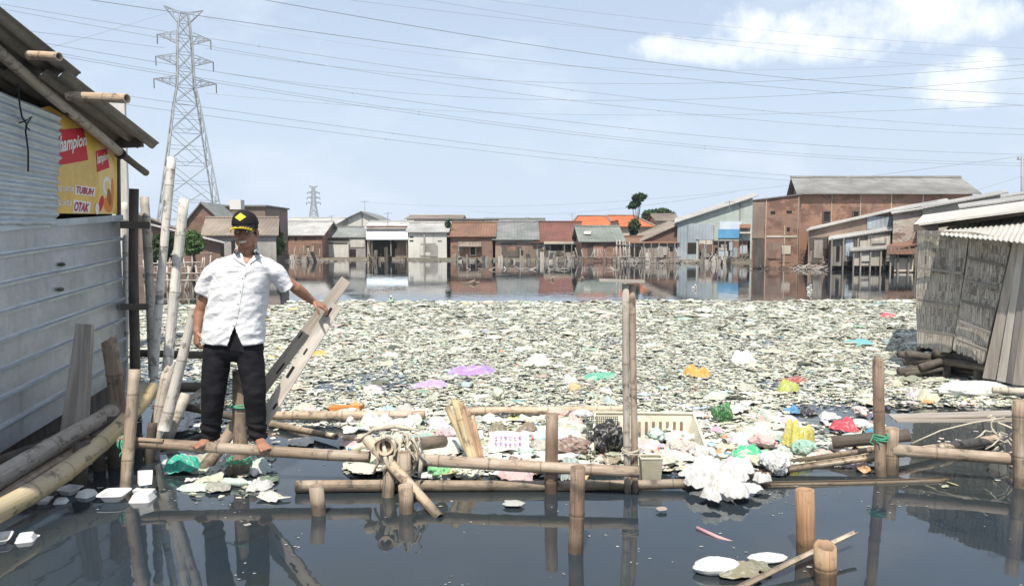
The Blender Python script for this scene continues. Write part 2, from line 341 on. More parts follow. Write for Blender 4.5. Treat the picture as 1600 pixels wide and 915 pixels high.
    def build(s,name,mat,parent=None,smooth=False,label=None,cat=None,group=None,kind=None,origin=None,autouv=True):
        me=bpy.data.meshes.new(name)
        V=s.v
        if origin is None:
            xs=[p.x for p in V]; ys=[p.y for p in V]; zs=[p.z for p in V]
            origin=Vector(((min(xs)+max(xs))/2,(min(ys)+max(ys))/2,min(zs)))
        me.from_pydata([tuple(p-origin) for p in V],[],s.f); 
        uvl=me.uv_layers.new(name='UVMap'); data=np.zeros(len(me.loops)*2,dtype=np.float32)
        if autouv:
            li=0
            for fi,f in enumerate(s.f):
                if fi in s.uv:
                    for q in s.uv[fi]: data[li*2]=q[0]; data[li*2+1]=q[1]; li+=1
                else:
                    p0,p1,p2=V[f[0]],V[f[1]],V[f[2]]; n=(p1-p0).cross(p2-p0)
                    if len(f)>3: n=n+(p2-p0).cross(V[f[3]]-p0)
                    if n.length<1e-12: n=Vector((0,0,1))
                    n.normalize()
                    t=Vector((0,0,1)).cross(n)
                    t=t.normalized() if t.length>.05 else Vector((1,0,0))
                    b=n.cross(t)
                    for j in f: data[li*2]=V[j].dot(t); data[li*2+1]=V[j].dot(b); li+=1
            uvl.data.foreach_set('uv',data)
        if s.bn:
            at=me.attributes.new('bn','FLOAT','POINT'); a=np.zeros(len(V),dtype=np.float32)
            for i,b in s.bn.items(): a[i]=b
            at.data.foreach_set('value',a)
        if smooth: me.polygons.foreach_set('use_smooth',[True]*len(me.polygons))
        me.materials.append(MATS[mat]); me.update()
        o=bpy.data.objects.new(name,me); C.objects.link(o)
        place(o,origin,parent); tag(o,label,cat,group,kind); return o
def place(o,loc,parent):
    if parent is not None:
        o.parent=parent; o.location=Vector(loc)-wloc(parent)
    else: o.location=loc
def wloc(o):
    p=Vector(o.location)
    while o.parent: o=o.parent; p+=Vector(o.location)
    return p
def tag(o,label=None,cat=None,group=None,kind=None):
    if label: o['label']=label
    if cat: o['category']=cat
    if group: o['group']=group
    if kind: o['kind']=kind
    return o
def thing(name,label,cat,loc,group=None):
    o=bpy.data.objects.new(name,None); C.objects.link(o); o.location=loc; o.empty_display_size=.2
    return tag(o,label,cat,group)
def bam_mb(p0,p1,r0,r1=None,node=.3,bend=0,seg=14,hollow=True,wob=.006,arc=None,cut=0,mb=None,jag=0):
    r1=r1 or r0; p0=Vector(p0); p1=Vector(p1); L=(p1-p0).length; d=(p1-p0)/L
    up=Vector((0,0,1)) if abs(d.z)<.9 else Vector((0,1,0)); a=d.cross(up).normalized(); b=d.cross(a)
    ss=[(0,1,0)]; s=R.uniform(.3,1)*node
    while s<L-.03:
        ss+=[(s-.018,1,0),(s-.006,1.07,.2),(s,.98,1),(s+.006,1.05,.15),(s+.018,1,0)]
        s+=node*R.uniform(.85,1.15)
    ss.append((L,1,0)); ss=[x for x in ss if 0<=x[0]<=L]; 
    full=[]
    for i,x in enumerate(ss):
        full.append(x)
        if i<len(ss)-1 and ss[i+1][0]-x[0]>.12: full.append(((x[0]+ss[i+1][0])/2,.985,0))
    sd=R.random()*50; vs=[]; bn=[]; uvoff=R.random()*20
    def rd(j,sv,r): return r*(1+.05*mn.noise(Vector((sd+j*.7,sv*2.5,0)))) 
    A=arc or 2*math.pi; cnt=seg if not arc else seg+1
    st=[]
    for (sv,m,q) in full:
        t=sv/L; c=p0.lerp(p1,t)+b*(-bend*4*t*(1-t))+a*(wob*math.sin(sv*2.3+sd))+b*(wob*math.cos(sv*1.9+sd)); rr=(r0*(1-t)+r1*t)*m; st.append((c,rr,sv))
        for j in range(cnt):
            th=A*j/seg+(math.pi*.5-A/2 if arc else 0)
            off=d*(jag*(1.1*math.sin(th*1.0+sd)*.5+.6*mn.noise(Vector((math.cos(th)*1.6,math.sin(th)*1.6,sd))))) if (jag and sv==L) else Vector((0,0,0))
            vs.append(c+a*(math.cos(th)*rd(j,sv,rr))+b*(math.sin(th)*rd(j,sv,rr))+off); bn.append(q)
    fs=[]; uvs=[]; n=len(full)
    for i in range(n-1):
        for j in range(seg):
            k=(j+1)%seg if not arc else j+1
            fs.append((i*cnt+j,i*cnt+k,(i+1)*cnt+k,(i+1)*cnt+j))
            s0,s1=full[i][0]+uvoff,full[i+1][0]+uvoff; u0=j*2*math.pi*r0/seg; u1=(j+1)*2*math.pi*r0/seg
            uvs.append([(u0,s0),(u1,s0),(u1,s1),(u0,s1)])
    mb=mb or MB()
    if arc:
        k0=len(vs)
        for (c,rr,sv) in st:
            for j in range(cnt):
                th=A*j/seg+math.pi*.5-A/2; vs.append(c+a*(math.cos(th)*rr*.82)+b*(math.sin(th)*rr*.82)); bn.append(0)
        for i in range(n-1):
            for j in range(seg): fs.append((k0+(i+1)*cnt+j,k0+(i+1)*cnt+j+1,k0+i*cnt+j+1,k0+i*cnt+j)); uvs.append([(0,0),(.01,0),(.01,.1),(0,.1)])
            for e in (0,cnt-1): fs.append((i*cnt+e,(i+1)*cnt+e,k0+(i+1)*cnt+e,k0+i*cnt+e)); uvs.append([(0,0),(.01,0),(.01,.1),(0,.1)])
        for e in (0,n-1):
            for j in range(seg): fs.append((e*cnt+j,e*cnt+j+1,k0+e*cnt+j+1,k0+e*cnt+j)); uvs.append([(0,0),(.01,0),(.01,.1),(0,.1)])
    else:
        for e,sg in ((0,1),(n-1,-1)):
            base=e*cnt; c,rr,sv=st[e]; k0=len(vs); ins=d*(sg*.05)
            for q,mm in ((Vector((0,0,0)),.72),(ins,.68)):
                for j in range(seg):
                    off=(vs[base+j]-c-(a*(math.cos(A*j/seg))+b*(math.sin(A*j/seg)))*rr); off=d*off.dot(d)
                    th=A*j/seg; vs.append(c+off+q+a*(math.cos(th)*rr*mm)+b*(math.sin(th)*rr*mm)); bn.append(0 if q.length==0 else 1)
            for j in range(seg):
                k=(j+1)%seg; fs.append((base+j,base+k,k0+k,k0+j)); uvs.append([(0,0),(.01,0),(.01,.01),(0,.01)])
                fs.append((k0+j,k0+k,k0+seg+k,k0+seg+j)); uvs.append([(0,0),(.01,0),(.01,.01),(0,.01)])
            fs.append(tuple(k0+seg+j for j in range(seg))); uvs.append([(.3*math.cos(j),.3*math.sin(j)) for j in range(seg)])
    mb.add(vs,fs,uvs,bn); return mb
def bamboo(label,p0,p1,r0,r1=None,mat='bamboo_tan',name='bamboo_pole',cat='bamboo pole',group=None,**k):
    return bam_mb(p0,p1,r0,r1,**k).build(name,mat,smooth=True,label=label,cat=cat,group=group)
def tie(parent,c,axis,r,mat,n=3,ends=2):
    mb=MB(); c=Vector(c); d=Vector(axis).normalized(); up=Vector((0,0,1)) if abs(d.z)<.9 else Vector((0,1,0)); a=d.cross(up).normalized(); b=d.cross(a)
    pts=[]
    for i in range(n*12+1):
        t=2*math.pi*i/12; pts.append(c+a*(math.cos(t)*r)+b*(math.sin(t)*r)+d*(.012*i/12-.015+.006*math.sin(t*1.7)))
    mb.tube(pts,.005,5)
    for e in range(ends):
        q=pts[-1]; l=[q]
        for i in range(5): q=q+Vector((R.uniform(-.02,.02),R.uniform(-.02,0),-R.uniform(.005,.02))); l.append(q)
        mb.tube(l,.004,4)
    return mb.build('binding',mat,parent=parent,smooth=True)
# ------------------------------------------------------------------ setting
m=MB()
xs=[-1500,-300,-60,-12,12,60,300,1500]; ys=[-60,0,30,80,300,1800]
for i in range(len(xs)-1):
    for j in range(len(ys)-1): m.quad((xs[i],ys[j],0),(xs[i+1],ys[j],0),(xs[i+1],ys[j+1],0),(xs[i],ys[j+1],0))
m.build('water','water',kind='structure',origin=Vector((0,0,0)))
m=MB(); edge=[(-400,30),(-60,36),(-34,44),(-26,52),(-19,66),(0,63.5),(11,63),(17,57),(24,50),(29,47.5),(34,42),(60,36),(400,30)]
for a,b in zip(edge,edge[1:]):
    m.quad((a[0],a[1],-.15),(b[0],b[1],-.15),(b[0],b[1]+1.5,.14),(a[0],a[1]+1.5,.14))
    m.quad((a[0],a[1]+1.5,.14),(b[0],b[1]+1.5,.14),(b[0]*2.5,1500,.3),(a[0]*2.5,1500,.3))
m.build('ground','land',kind='structure',origin=Vector((0,0,0)))
# ------------------------------------------------------------------ far buildings
def YB(px,ybase): return W(px,ybase,0).y
def opening(par,x0,y0,x1,y1,Y,mat='dark_inside',frame=None,fr=.06,name='window'):  # solid dark panel on the wall face; its colour paints the unlit inside
    a=P(x0,y1,Y); b=P(x1,y0,Y)
    if frame:
        f=MB()
        f.box(a.x-fr,Y-.09,a.z-fr,b.x+fr,Y-.004,a.z); f.box(a.x-fr,Y-.09,b.z,b.x+fr,Y-.004,b.z+fr)
        f.box(a.x-fr,Y-.085,a.z,a.x,Y-.004,b.z); f.box(b.x,Y-.085,a.z,b.x+fr,Y-.004,b.z)
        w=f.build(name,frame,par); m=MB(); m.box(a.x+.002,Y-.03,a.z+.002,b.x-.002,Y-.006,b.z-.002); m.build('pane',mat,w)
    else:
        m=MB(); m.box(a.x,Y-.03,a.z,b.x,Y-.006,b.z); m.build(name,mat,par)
def slabroof(par,poly,t,mat,name='roof'):
    a,b,c=poly[0],poly[1],poly[2]; n=(Vector(b)-Vector(a)).cross(Vector(c)-Vector(a)); n=n if n.z>0 else -n
    m=MB(); m.slab(poly,n,t); return m.build(name,mat,par)
def house(label,x0,x1,yb,ywall,yridge,wall='brick',roof='roof_grey',dep=6,over=.25,kind='gable',name='house',cat='house',group=None,xr0=None,xr1=None,Y=None,dr=None,base=None,sh=0):
    Y=Y or YB((x0+x1)/2,yb); zb=base if base is not None else -.2
    X0=P(x0,yb,Y).x; X1=P(x1,yb,Y).x; xm=(x0+x1)/2
    root=thing(name,label,cat,((X0+X1)/2,Y+dep/2,0),group)
    if kind=='gable':
        zw=P(xm,ywall,Y-over).z; dr=dr or dep/2; zr=P(xm,yridge,Y+dr).z
        m=MB(); m.add([(X0,Y,zb),(X0,Y,zw),(X0+sh*dr,Y+dr,zr-.1),(X0+sh*dep,Y+dep,zw),(X0+sh*dep,Y+dep,zb),(X1,Y,zb),(X1,Y,zw),(X1+sh*dr,Y+dr,zr-.1),(X1+sh*dep,Y+dep,zw),(X1+sh*dep,Y+dep,zb)],
          [(4,3,2,1,0),(5,6,7,8,9),(0,1,6,5),(3,4,9,8),(1,2,7,6),(2,3,8,7)])
        m.build('wall',wall,root)
        r=MB(); e=over; t=.07; sl=(zr-zw)/(dr); fy=Y-e; fz=zw+.06-sl*0
        zr2=zr+.06
        s1,s2=sh*dr,sh*2*dr
        r.add([(X0-e,fy,fz),(X1+e,fy,fz),(X1+e+s1,Y+dr,zr2),(X0-e+s1,Y+dr,zr2),(X1+e+s2,Y+2*dr+e,fz),(X0-e+s2,Y+2*dr+e,fz),
               (X0-e,fy,fz-t),(X1+e,fy,fz-t),(X1+e+s1,Y+dr,zr2-t),(X0-e+s1,Y+dr,zr2-t),(X1+e+s2,Y+2*dr+e,fz-t),(X0-e+s2,Y+2*dr+e,fz-t)],
              [(0,1,2,3),(3,2,4,5),(7,6,9,8),(8,9,11,10),(1,0,6,7),(5,4,10,11),(0,3,9,6),(3,5,11,9),(2,1,7,8),(4,2,8,10)])
        ro=r.build('roof',roof,root)
        c=MB(); c.tube([(X0-e+s1,Y+dr,zr2+.03),(X1+e+s1,Y+dr,zr2+.03)],.10,8); c.build('ridge_cap',roof,ro)
    elif kind=='lean':
        yl,yr=ywall; zl=P(x0,yl,Y).z; zr=P(x1,yr,Y).z; X0r,X1r=X0-over,X1+over
        m=MB(); s2=sh*dep; m.hexa([(X0,Y,zb),(X1,Y,zb),(X1+s2,Y+dep,zb),(X0+s2,Y+dep,zb)],[(X0,Y,zl),(X1,Y,zr),(X1+s2,Y+dep,zr),(X0+s2,Y+dep,zl)]); m.build('wall',wall,root)
        sl=(zr-zl)/(X1-X0); q=.015
        slabroof(root,[(X0r,Y-over,zl-sl*over+.07+q),(X1r,Y-over,zr+sl*over+.07+q),(X1r+s2,Y+dep,zr+sl*over+.07+q+(yridge or 0)),(X0r+s2,Y+dep,zl-sl*over+.07+q+(yridge or 0))],.07,roof)
    elif kind=='flat':
        zw=P(xm,ywall,Y).z; m=MB(); m.box(X0,Y,zb,X1,Y+dep,zw); m.build('wall',wall,root)
        m=MB(); m.box(X0-.15,Y-.2,zw+.003,X1+.15,Y+dep+.1,zw+.13); m.build('roof',roof,root)
    elif kind=='front':   # gable end faces the camera
        zw=P(xm,ywall,Y).z; zr=P(xm,yridge,Y).z; xc=(X0+X1)/2
        if xr0 is not None: xc=P(xr0,yb,Y).x
        m=MB(); m.loft([[Vector(p) for p in [(X0,yy_,zb),(X1,yy_,zb),(X1,yy_,zw),(xc,yy_,zr),(X0,yy_,zw)]] for yy_ in (Y,Y+dep)]); m.build('wall',wall,root)
        e=over
        for (xa,za,xb,zb2) in ((X0,zw,xc,zr),(xc,zr,X1,zw)):
            sl=(zb2-za)/(xb-xa); a0=xa-(e if xa==X0 else 0); b0=xb+(e if xb==X1 else 0)
            za0=za+sl*(a0-xa)+.08; zb0=zb2+sl*(b0-xb)+.08
            slabroof(root,[(a0,Y-e,za0),(b0,Y-e,zb0),(b0,Y+dep,zb0),(a0,Y+dep,za0)],.07,roof)
    return root,Y
def strip(par,x0,y0,x1,y1,Y,mat,name='panel',t=.05,proud=.02):
    a=P(x0,y1,Y); b=P(x1,y0,Y); m=MB(); m.box(a.x,Y-proud-t,a.z,b.x,Y-proud,b.z); return m.build(name,mat,par)
def lean_strip(par,x0,ya,x1,yb2,th,Y,out,mat,name='awning',drop=.0):
    """a thin sloping board from the wall out towards the camera"""
    a=P(x0,ya,Y); b=P(x1,ya,Y); c=P(x1,yb2,Y-out); d=P(x0,yb2,Y-out); return slabroof(par,[a+Vector((0,-.003,0)),b+Vector((0,-.003,0)),c,d],th,mat,name)
def posts(par,xs,y0,yb,Y,mat='wood_grey',w=.07,name='post'):
    for x in xs:
        a=P(x,y0,Y); m=MB(); m.beam((a.x,Y,-.25),(a.x+R.uniform(-.04,.04),Y,a.z),w,w); m.build(name,mat,par)
def patches(par,x0,y0,x1,y1,Y,n,mats,smin=.25,smax=.9):
    a=P(x0,y1,Y); b=P(x1,y0,Y)
    for i in range(n):
        w=R.uniform(smin,smax); h_=R.uniform(smin,smax)*1.1; x=R.uniform(a.x,max(a.x+.01,b.x-w)); z=R.uniform(max(0,a.z),max(.02,b.z-h_)); m=MB(); pr=.02+.012*i; t=.01
        m.hexa([(x,Y-pr-t,z),(x+w,Y-pr-t,z+R.uniform(-.05,.05)),(x+w,Y-pr,z),(x,Y-pr,z)],[(x+R.uniform(-.05,.05),Y-pr-t,z+h_),(x+w,Y-pr-t,z+h_+R.uniform(-.06,.06)),(x+w,Y-pr,z+h_),(x,Y-pr,z+h_)]); m.build('panel',R.choice(mats),par)
# --- right of centre: the tall brick hall
r,Yh=house('long two storey bare brick hall with grey gabled asbestos roof at the right shore',1247,1515,418,303,279,'brick','asbestos',dep=9,over=.35,name='brick_hall',cat='building',dr=4.0,sh=.30)
opening(r,1286,331,1296,346,Yh,frame='wood_dark'); opening(r,1333,331,1340,340,Yh,frame='wood_dark'); opening(r,1438,330,1444,340,Yh,frame='wood_dark')
for x in (1249,1298,1343,1391,1440): strip(r,x-1.3,304,x+1.3,418,Yh,'plaster_cream','pillar',.05,.0)
r,Y2=house('brick front block with pale pillars and sloping top joined before the brick hall',1174,1247,418,(314,305),0,'brick','asbestos',dep=7,kind='lean',over=.1,name='brick_annex',cat='building',Y=Yh-.6,sh=.42)
for x in (1196,1246): strip(r,x-1.6,307,x+1.6,417,Y2,'plaster_cream','pillar',.06,.0)
opening(r,1204,330,1211,334,Y2,name='vent'); opening(r,1229,329,1237,333,Y2,name='vent'); strip(r,1197,368,1245,371,Y2,'plaster_cream','band',.04,0); opening(r,1229,355,1234,361,Y2,name='vent')
patches(r,1250,308,1500,400,Yh-.0,0,['brick']); patches(r,1198,372,1244,412,Y2,5,['plaster_brown','plaster_cream','brick_dark'],.4,1.2); strip(r,1175,316,1194,372,Y2,'plaster_brown','panel'); strip(r,1176,373,1194,416,Y2,'wood_dark','panel')
opening(r,1177,376,1183,413,Y2,name='door')
m=MB(); a=P(1226,352,Yh-1.5); m.beam((a.x,a.y,-.2),a,.05,.05); m.build('stake','bamboo_pale',label='thin pale bamboo stake standing in the water before the brick front block',cat='stake')
# --- sheet metal house with rising roof
r,Y3=house('tall sheet metal shack with long roof rising to the right and blue banner',1058,1174,408,(347,309),0.5,'sheet_green','roof_pale_far',dep=5,kind='lean',over=.35,name='sheet_metal_shack',cat='shack',sh=.24)
strip(r,1058.5,349,1088,407,Y3,'sheet_blue','panel'); strip(r,1073,352,1075,405,Y3,'plaster_grey','edge',.03,.07)
opening(r,1074,379,1088,396,Y3-.08); opening(r,1092,376,1172,408,Y3,name='opening')
strip(r,1091,374,1114,382,Y3,'plaster_cream','panel'); 
bb=strip(r,1124,346,1158,358,Y3,'awning','banner'); strip(r,1122,358,1158,372,Y3,'banner_blue','banner',.05,.03)
strip(r,1103,383,1122,396,Y3,'brick_dark','panel',.05,.04); strip(r,1140,376,1168,400,Y3,'brick_dark','panel',.05,.04); strip(r,1114,352,1116,374,Y3,'wood_grey','edge'); strip(r,1155,316,1157,345,Y3,'wood_grey','edge')
lean_strip(r,1156,350,1173,356,.05,Y3,.8,'roof_brown'); lean_strip(r,1156,358,1173,364,.05,Y3,.8,'roof_pale')
patches(r,1092,378,1170,406,Y3-.06,14,['wood_grey','wood_dark','sheet_blue','wood_pale','brick_dark'],.25,.8); patches(r,1060,350,1120,374,Y3-.02,4,['sheet_green','plaster_white','sheet_blue'],.6,1.2); posts(r,(1092,1103,1113,1122,1133,1146,1160),374,408,Y3-.25)
# --- row of far houses left to right
r,Y=house('low brick house with pale grey roof beside the round green tree',405,504,405,368,347,'brick','roof_pale_far',dep=6,dr=3.5)
for x in (449,461): opening(r,x,371,x+3,376,Y,name='vent')
opening(r,479,385,483,393,Y,frame='wood_dark')
patches(r,446,380,503,403,Y,5,['brick_dark','plaster_brown','brick'],.5,1.3); opening(r,423,385,431,404,Y,name='door')
r,Y=house('white fronted shed under a low grey roof and dark beam',506,571,404,371,356,'plaster_white','roof_grey',dep=6,dr=3)
strip(r,504,372,545,376,Y,'wood_dark','beam',.06,.03); strip(r,546,376,571,403,Y,'plaster_grey','panel'); strip(r,548,374,570,386,Y,'plaster_white','panel',.05,.08); opening(r,546,389,556,402,Y-.08,name='opening'); opening(r,507,379,543,381,Y,name='gap')
posts(r,(507,545),376,404,Y-.3)
r,Y=house('open fronted house with pale blue awning over its dark doorway',574,637,404,357,347,'plaster_cream','roof_pale_far',dep=6,dr=3)
opening(r,579,374,617,401,Y,name='doorway'); strip(r,618,374,636,402,Y,'plaster_brown','panel'); opening(r,615,378,620,388,Y-.08)
lean_strip(r,572,361,637,374,.05,Y,1.0,'awning'); strip(r,573,353,637,357,Y,'roof_brown','fascia',.1,.03)
posts(r,(581,611,636),374,404,Y-.7)
r,Y=house('tall pale grey plastered house with two bays and dark stains',638,698,405,363,349,'plaster_white','roof_pale_far',dep=6,dr=3)
patches(r,640,380,696,404,Y,5,['plaster_grey','plaster_cream','plaster_white'],.5,1.4); strip(r,662,363,664,404,Y-.08,'wood_grey','post'); opening(r,640,369,646,371,Y,name='vent'); opening(r,640,375,646,377,Y,name='vent'); opening(r,667,383,674,388,Y,name='vent'); opening(r,684,376,690,377,Y,name='vent')
r,Y=house('small brick house with bright brown tiled roof and one dark window',704,770,405,370,349,'brick','roof_brown',dep=6,dr=3.4,over=.3)
opening(r,735,386,743,398,Y,frame='plaster_cream'); patches(r,706,384,733,403,Y,3,['wood_grey','brick_dark','plaster_brown'],.3,.7); lean_strip(r,716,377,752,385,.05,Y,.6,'roof_tan'); strip(r,751,374,769,403,Y,'brick_dark','panel')
r,Y=house('brown plastered house with stained grey roof and a small hole window',774,838,405,375,348,'plaster_brown','roof_grey',dep=6.5,dr=4,over=.3)
patches(r,778,380,835,402,Y,6,['plaster_brown','brick_dark','plaster_grey','wood_dark'],.4,1.3); opening(r,814,391,817,397,Y-.1); strip(r,776,376,838,379,Y,'plaster_grey','band',.05,.0)
r,Y=house('house with wide red brown roof over a cluttered open porch',838,909,405,379,348,'plaster_grey','roof_red',dep=6.5,dr=4.3,over=.35)
opening(r,861,383,879,391,Y,name='opening'); opening(r,882,383,906,402,Y,name='opening'); strip(r,850,377,909,381,Y-.36,'plaster_cream','fascia',.03,0)
patches(r,840,384,860,404,Y,6,['wood_grey','plaster_white','wood_dark','wood_pale']); patches(r,860,392,905,404,Y-.1,7,['wood_grey','wood_dark','wood_pale'],.2,.5); posts(r,(850,882,893,908),380,405,Y-.32); lean_strip(r,882,398,908,401,.05,Y,.4,'wood_grey','shelf')
r,Y=house('brick house with dark green grey roof and a white roof patch',909,972,408,378,355,'brick_dark','roof_green_grey',dep=6,dr=3.8,over=.3)
opening(r,929,393,934,401,Y); patches(r,911,380,970,406,Y,4,['brick','plaster_brown','wood_dark'],.4,1.0); 
a=P(914,366,Y+1.6); pz=slabroof(r,[P(912,367,Y+1.2)+Vector((0,0,.08)),P(923,367,Y+1.2)+Vector((0,0,.08)),P(924,363,Y+1.8)+Vector((0,0,.1)),P(913,363,Y+1.8)+Vector((0,0,.1))],.03,'plaster_white','patch')
# hip roofed orange house behind
def hip(label,x0,x1,ye,yr,xr0,xr1,Y,dep,wall,roof,yb=400,name='house'):
    X0,X1=P(x0,ye,Y).x,P(x1,ye,Y).x; ze=P((x0+x1)/2,ye,Y).z; zr=P((x0+x1)/2,yr,Y+dep/2).z; a,b=P(xr0,yr,Y+dep/2).x,P(xr1,yr,Y+dep/2).x
    root=thing(name,label,'house',((X0+X1)/2,Y+dep/2,0)); m=MB(); m.box(X0+.4,Y+.4,0,X1-.4,Y+dep-.4,ze-.02); m.build('wall',wall,root)
    m=MB(); m.add([(X0,Y,ze),(X1,Y,ze),(X1,Y+dep,ze),(X0,Y+dep,ze),(a,Y+dep/2,zr),(b,Y+dep/2,zr)],[(0,1,5,4),(1,2,5),(2,3,4,5),(3,0,4),(3,2,1,0)]); ro=m.build('roof',roof,root)
    m=MB()
    for p,q in (((X0,Y,ze),(a,Y+dep/2,zr)),((X1,Y,ze),(b,Y+dep/2,zr)),((a,Y+dep/2,zr),(b,Y+dep/2,zr))): m.tube([Vector(p)+Vector((0,0,.05)),Vector(q)+Vector((0,0,.05))],.11,6)
    m.build('ridge_tiles','roof_tan',ro); return root
hip('bright orange hip roofed house rising behind the brick row',886,962,356,338,903,948,74,9,'plaster_cream','roof_orange')
hip('smaller orange roofed house wing to the right of the other orange roof',945,1024,354,337,948,990,78,9,'plaster_cream','roof_orange')
house('narrow brown brick gable standing between grey roof and orange roof',954,976,390,378,345,'brick_dark','roof_brown',dep=5,kind='front',over=.05,Y=70)
r,Y=house('brick shack with tan sloping roof behind the leaning stakes',1000,1058,398,(378,352),.3,'brick_dark','roof_tan',dep=5,kind='lean',Y=63)
r,Y=house('low brown shack of boards with drooping roof by the stakes',978,1056,408,380,371,'wood_grey','roof_brown',dep=4,dr=2.5,name='board_shack',cat='shack')
opening(r,985,386,1003,402,Y,name='opening'); patches(r,980,384,1054,408,Y-.05,12,['wood_grey','wood_dark','plaster_brown','wood_pale'],.3,.9); opening(r,1022,386,1052,404,Y,name='opening'); posts(r,(980,992,1006,1018,1030,1042,1054),379,412,Y-.5)
house('small pale house with grey roof behind the sheet metal shack',1026,1060,380,345,336,'plaster_cream','roof_tan',dep=5,Y=80)
for (x0,x1,Yq,lb) in ((447,503,60,'crates and boards leaning at the foot of the pale roofed brick house'),(575,636,60.5,'boards and tubs stored under the pale awning'),(706,768,61,'stakes and boards before the brown tiled brick house'),(776,905,60,'stakes and junk before the grey and red brown roofed houses'),(1095,1170,54,'stacked boards below the blue banner')):
    m=MB(); a=P(x0,404,Yq).x; b=P(x1,404,Yq).x
    for i in range(int((b-a)*6)):
        x=R.uniform(a,b); h_=R.uniform(.2,1.1)*R.random(); m.beam((x,Yq+R.uniform(-.4,.5),-.2),(x+R.gauss(0,.12),Yq+R.uniform(-.4,.5),h_+.15),R.choice([.04,.05,.12,.3]),.03)
    m.build('junk',R.choice(['wood_grey','wood_pale','wood_dark']),label=lb,cat='debris',kind='stuff')
# --- second row silhouettes
r,Y=house('pale gabled warehouse peeking over the white fronted shed',520,612,380,352,331,'plaster_white','roof_grey',dep=10,kind='front',over=.4,Y=80,xr0=566); 
for x in (543,566,588): strip(r,x-.6,335 if x==566 else 343,x+.6,352,Y,'wood_grey','post')
house('low long warehouse roof behind the brick house at left',440,524,380,350,342,'plaster_cream','roof_pale_far',dep=8,Y=76)
house('far white walled building behind the pale grey house',636,720,380,342,338,'plaster_white','roof_tan',dep=8,Y=84)
house('far cream building with flat roof behind the brown tiled roof',698,776,380,343,338,'plaster_cream','roof_grey',dep=8,kind='flat',Y=78)
house('grey roofed house far behind the brown plastered house',760,850,380,352,343,'plaster_grey','roof_grey',dep=6,Y=76)
# --- right shore shacks
r,Y=house('dark brown shack with long pale roof sloping down to the left',1262,1400,417,(360,328),.4,'plaster_brown','roof_pale_far',dep=5,kind='lean',Y=Yh-2.6,sh=.5,name='shack',cat='shack')
strip(r,1354,338,1392,358,Y,'sheet_blue','panel'); opening(r,1287,370,1294,412,Y,name='doorway'); patches(r,1264,366,1286,412,Y,5,['wood_dark','plaster_grey','wood_grey'],.4,1.1)
r,Y=house('weathered grey board shack with thin pale roof by the water',1297,1391,413,(375,360),.35,'wood_grey','roof_pale_far',dep=3,kind='lean',Y=Yh-4.2,sh=.5,name='board_shack',cat='shack',base=.25)
opening(r,1306,384,1312,408,Y,name='doorway'); strip(r,1355,367,1390,382,Y,'wood_pale','panel'); patches(r,1314,374,1388,405,Y,14,['wood_grey','wood_pale','wood_dark','sheet_blue','plaster_grey'],.3,1.0); posts(r,(1300,1318,1340,1362,1384),372,416,Y-.2); opening(r,1316,408,1390,414,Y,name='gap')
r,Y=house('tiny board hut with white panel at the front of the shore',1332,1378,412,(393,390),.2,'wood_pale','roof_pale_far',dep=1.5,kind='lean',Y=Yh-5.4,sh=.5,name='hut',cat='hut',base=.3)
posts(r,(1334,1345,1360,1376),392,423,Y-.15); strip(r,1343,396,1358,408,Y,'plaster_white','panel')
r,Y=house('white painted brick house wall at the right shore',1393,1446,420,(334,326),.4,'brick_white','roof_pale_far',dep=4,kind='lean',Y=Yh-4.6,sh=.52)
opening(r,1431,345,1440,352,Y)
r,Y=house('little tan plank stall with rusty red roof over the water',1391,1436,420,(391,382),.25,'wood_pale','roof_brown',dep=2,kind='lean',Y=Yh-7.2,sh=.52,name='stall',cat='hut',base=.35)
lean_strip(r,1386,384,1430,397,.05,Y,.6,'roof_brown'); opening(r,1400,392,1424,402,Y); strip(r,1396,404,1426,424,Y,'plaster_cream','panel',.05,.05)
posts(r,(1392,1404,1420,1432),386,432,Y-.3); m=strip(r,1400,424,1424,431,Y,'brick','panel')
house('pale roofed house behind the bamboo shed roof at far right',1486,1640,370,(322,296),.4,'plaster_cream','roof_pale_far',dep=6,kind='lean',Y=44,sh=.6)
house('low pale roof between brick hall and bamboo shed',1400,1500,380,(335,322),.3,'plaster_cream','roof_pale_far',dep=4,kind='lean',Y=46,sh=.55)
house('long pale lean roof filling the gap above the white painted brick house',1392,1470,400,(331,317),.3,'plaster_grey','roof_pale_far',dep=3,kind='lean',Y=44.2,sh=.55,name='shed',cat='shed')
house('upper pale roof sheet between brick hall and far right houses',1440,1560,380,(326,304),.3,'plaster_cream','roof_pale_far',dep=3,kind='lean',Y=40,sh=.6,name='shed',cat='shed')
house('small pale roofed shed just over the bamboo shed roof',1500,1620,380,(326,309),.3,'plaster_grey','roof_pale_far',dep=3,kind='lean',Y=36,sh=.6,name='shed',cat='shed')
# --- left shore cluster
r,Y=house('brown concrete upper storey with flat dark roof behind the man',356,416,408,323,0,'plaster_brown','roof_grey',dep=6,kind='flat',Y=60,name='building',cat='building')
opening(r,380,330,388,345,Y)
r,Y=house('dark brick gabled house beside the pylon legs',292,352,408,348,317,'brick_dark','roof_grey',dep=6,kind='front',Y=56,xr0=318)
r,Y=house('house with long tan roof rows falling to the right behind the poles',190,318,408,(322,372),0,'plaster_brown','roof_tan',dep=8,kind='lean',over=.5,Y=44,sh=-.40); 
r,Y=house('low grey roofed shelter below the brown concrete storey',322,432,408,368,342,'plaster_grey','roof_tan',dep=5,Y=52,dr=3,sh=-.3)
opening(r,330,376,350,400,Y,name='opening'); opening(r,362,376,392,400,Y,name='opening')
r,Y=house('brick shed with tan lean roof between the two poles at left',240,345,410,(352,378),0,'brick_dark','roof_pale_far',dep=3,kind='lean',over=.4,Y=40,sh=-.4,name='shed',cat='shed')
opening(r,262,385,282,404,Y,name='doorway')
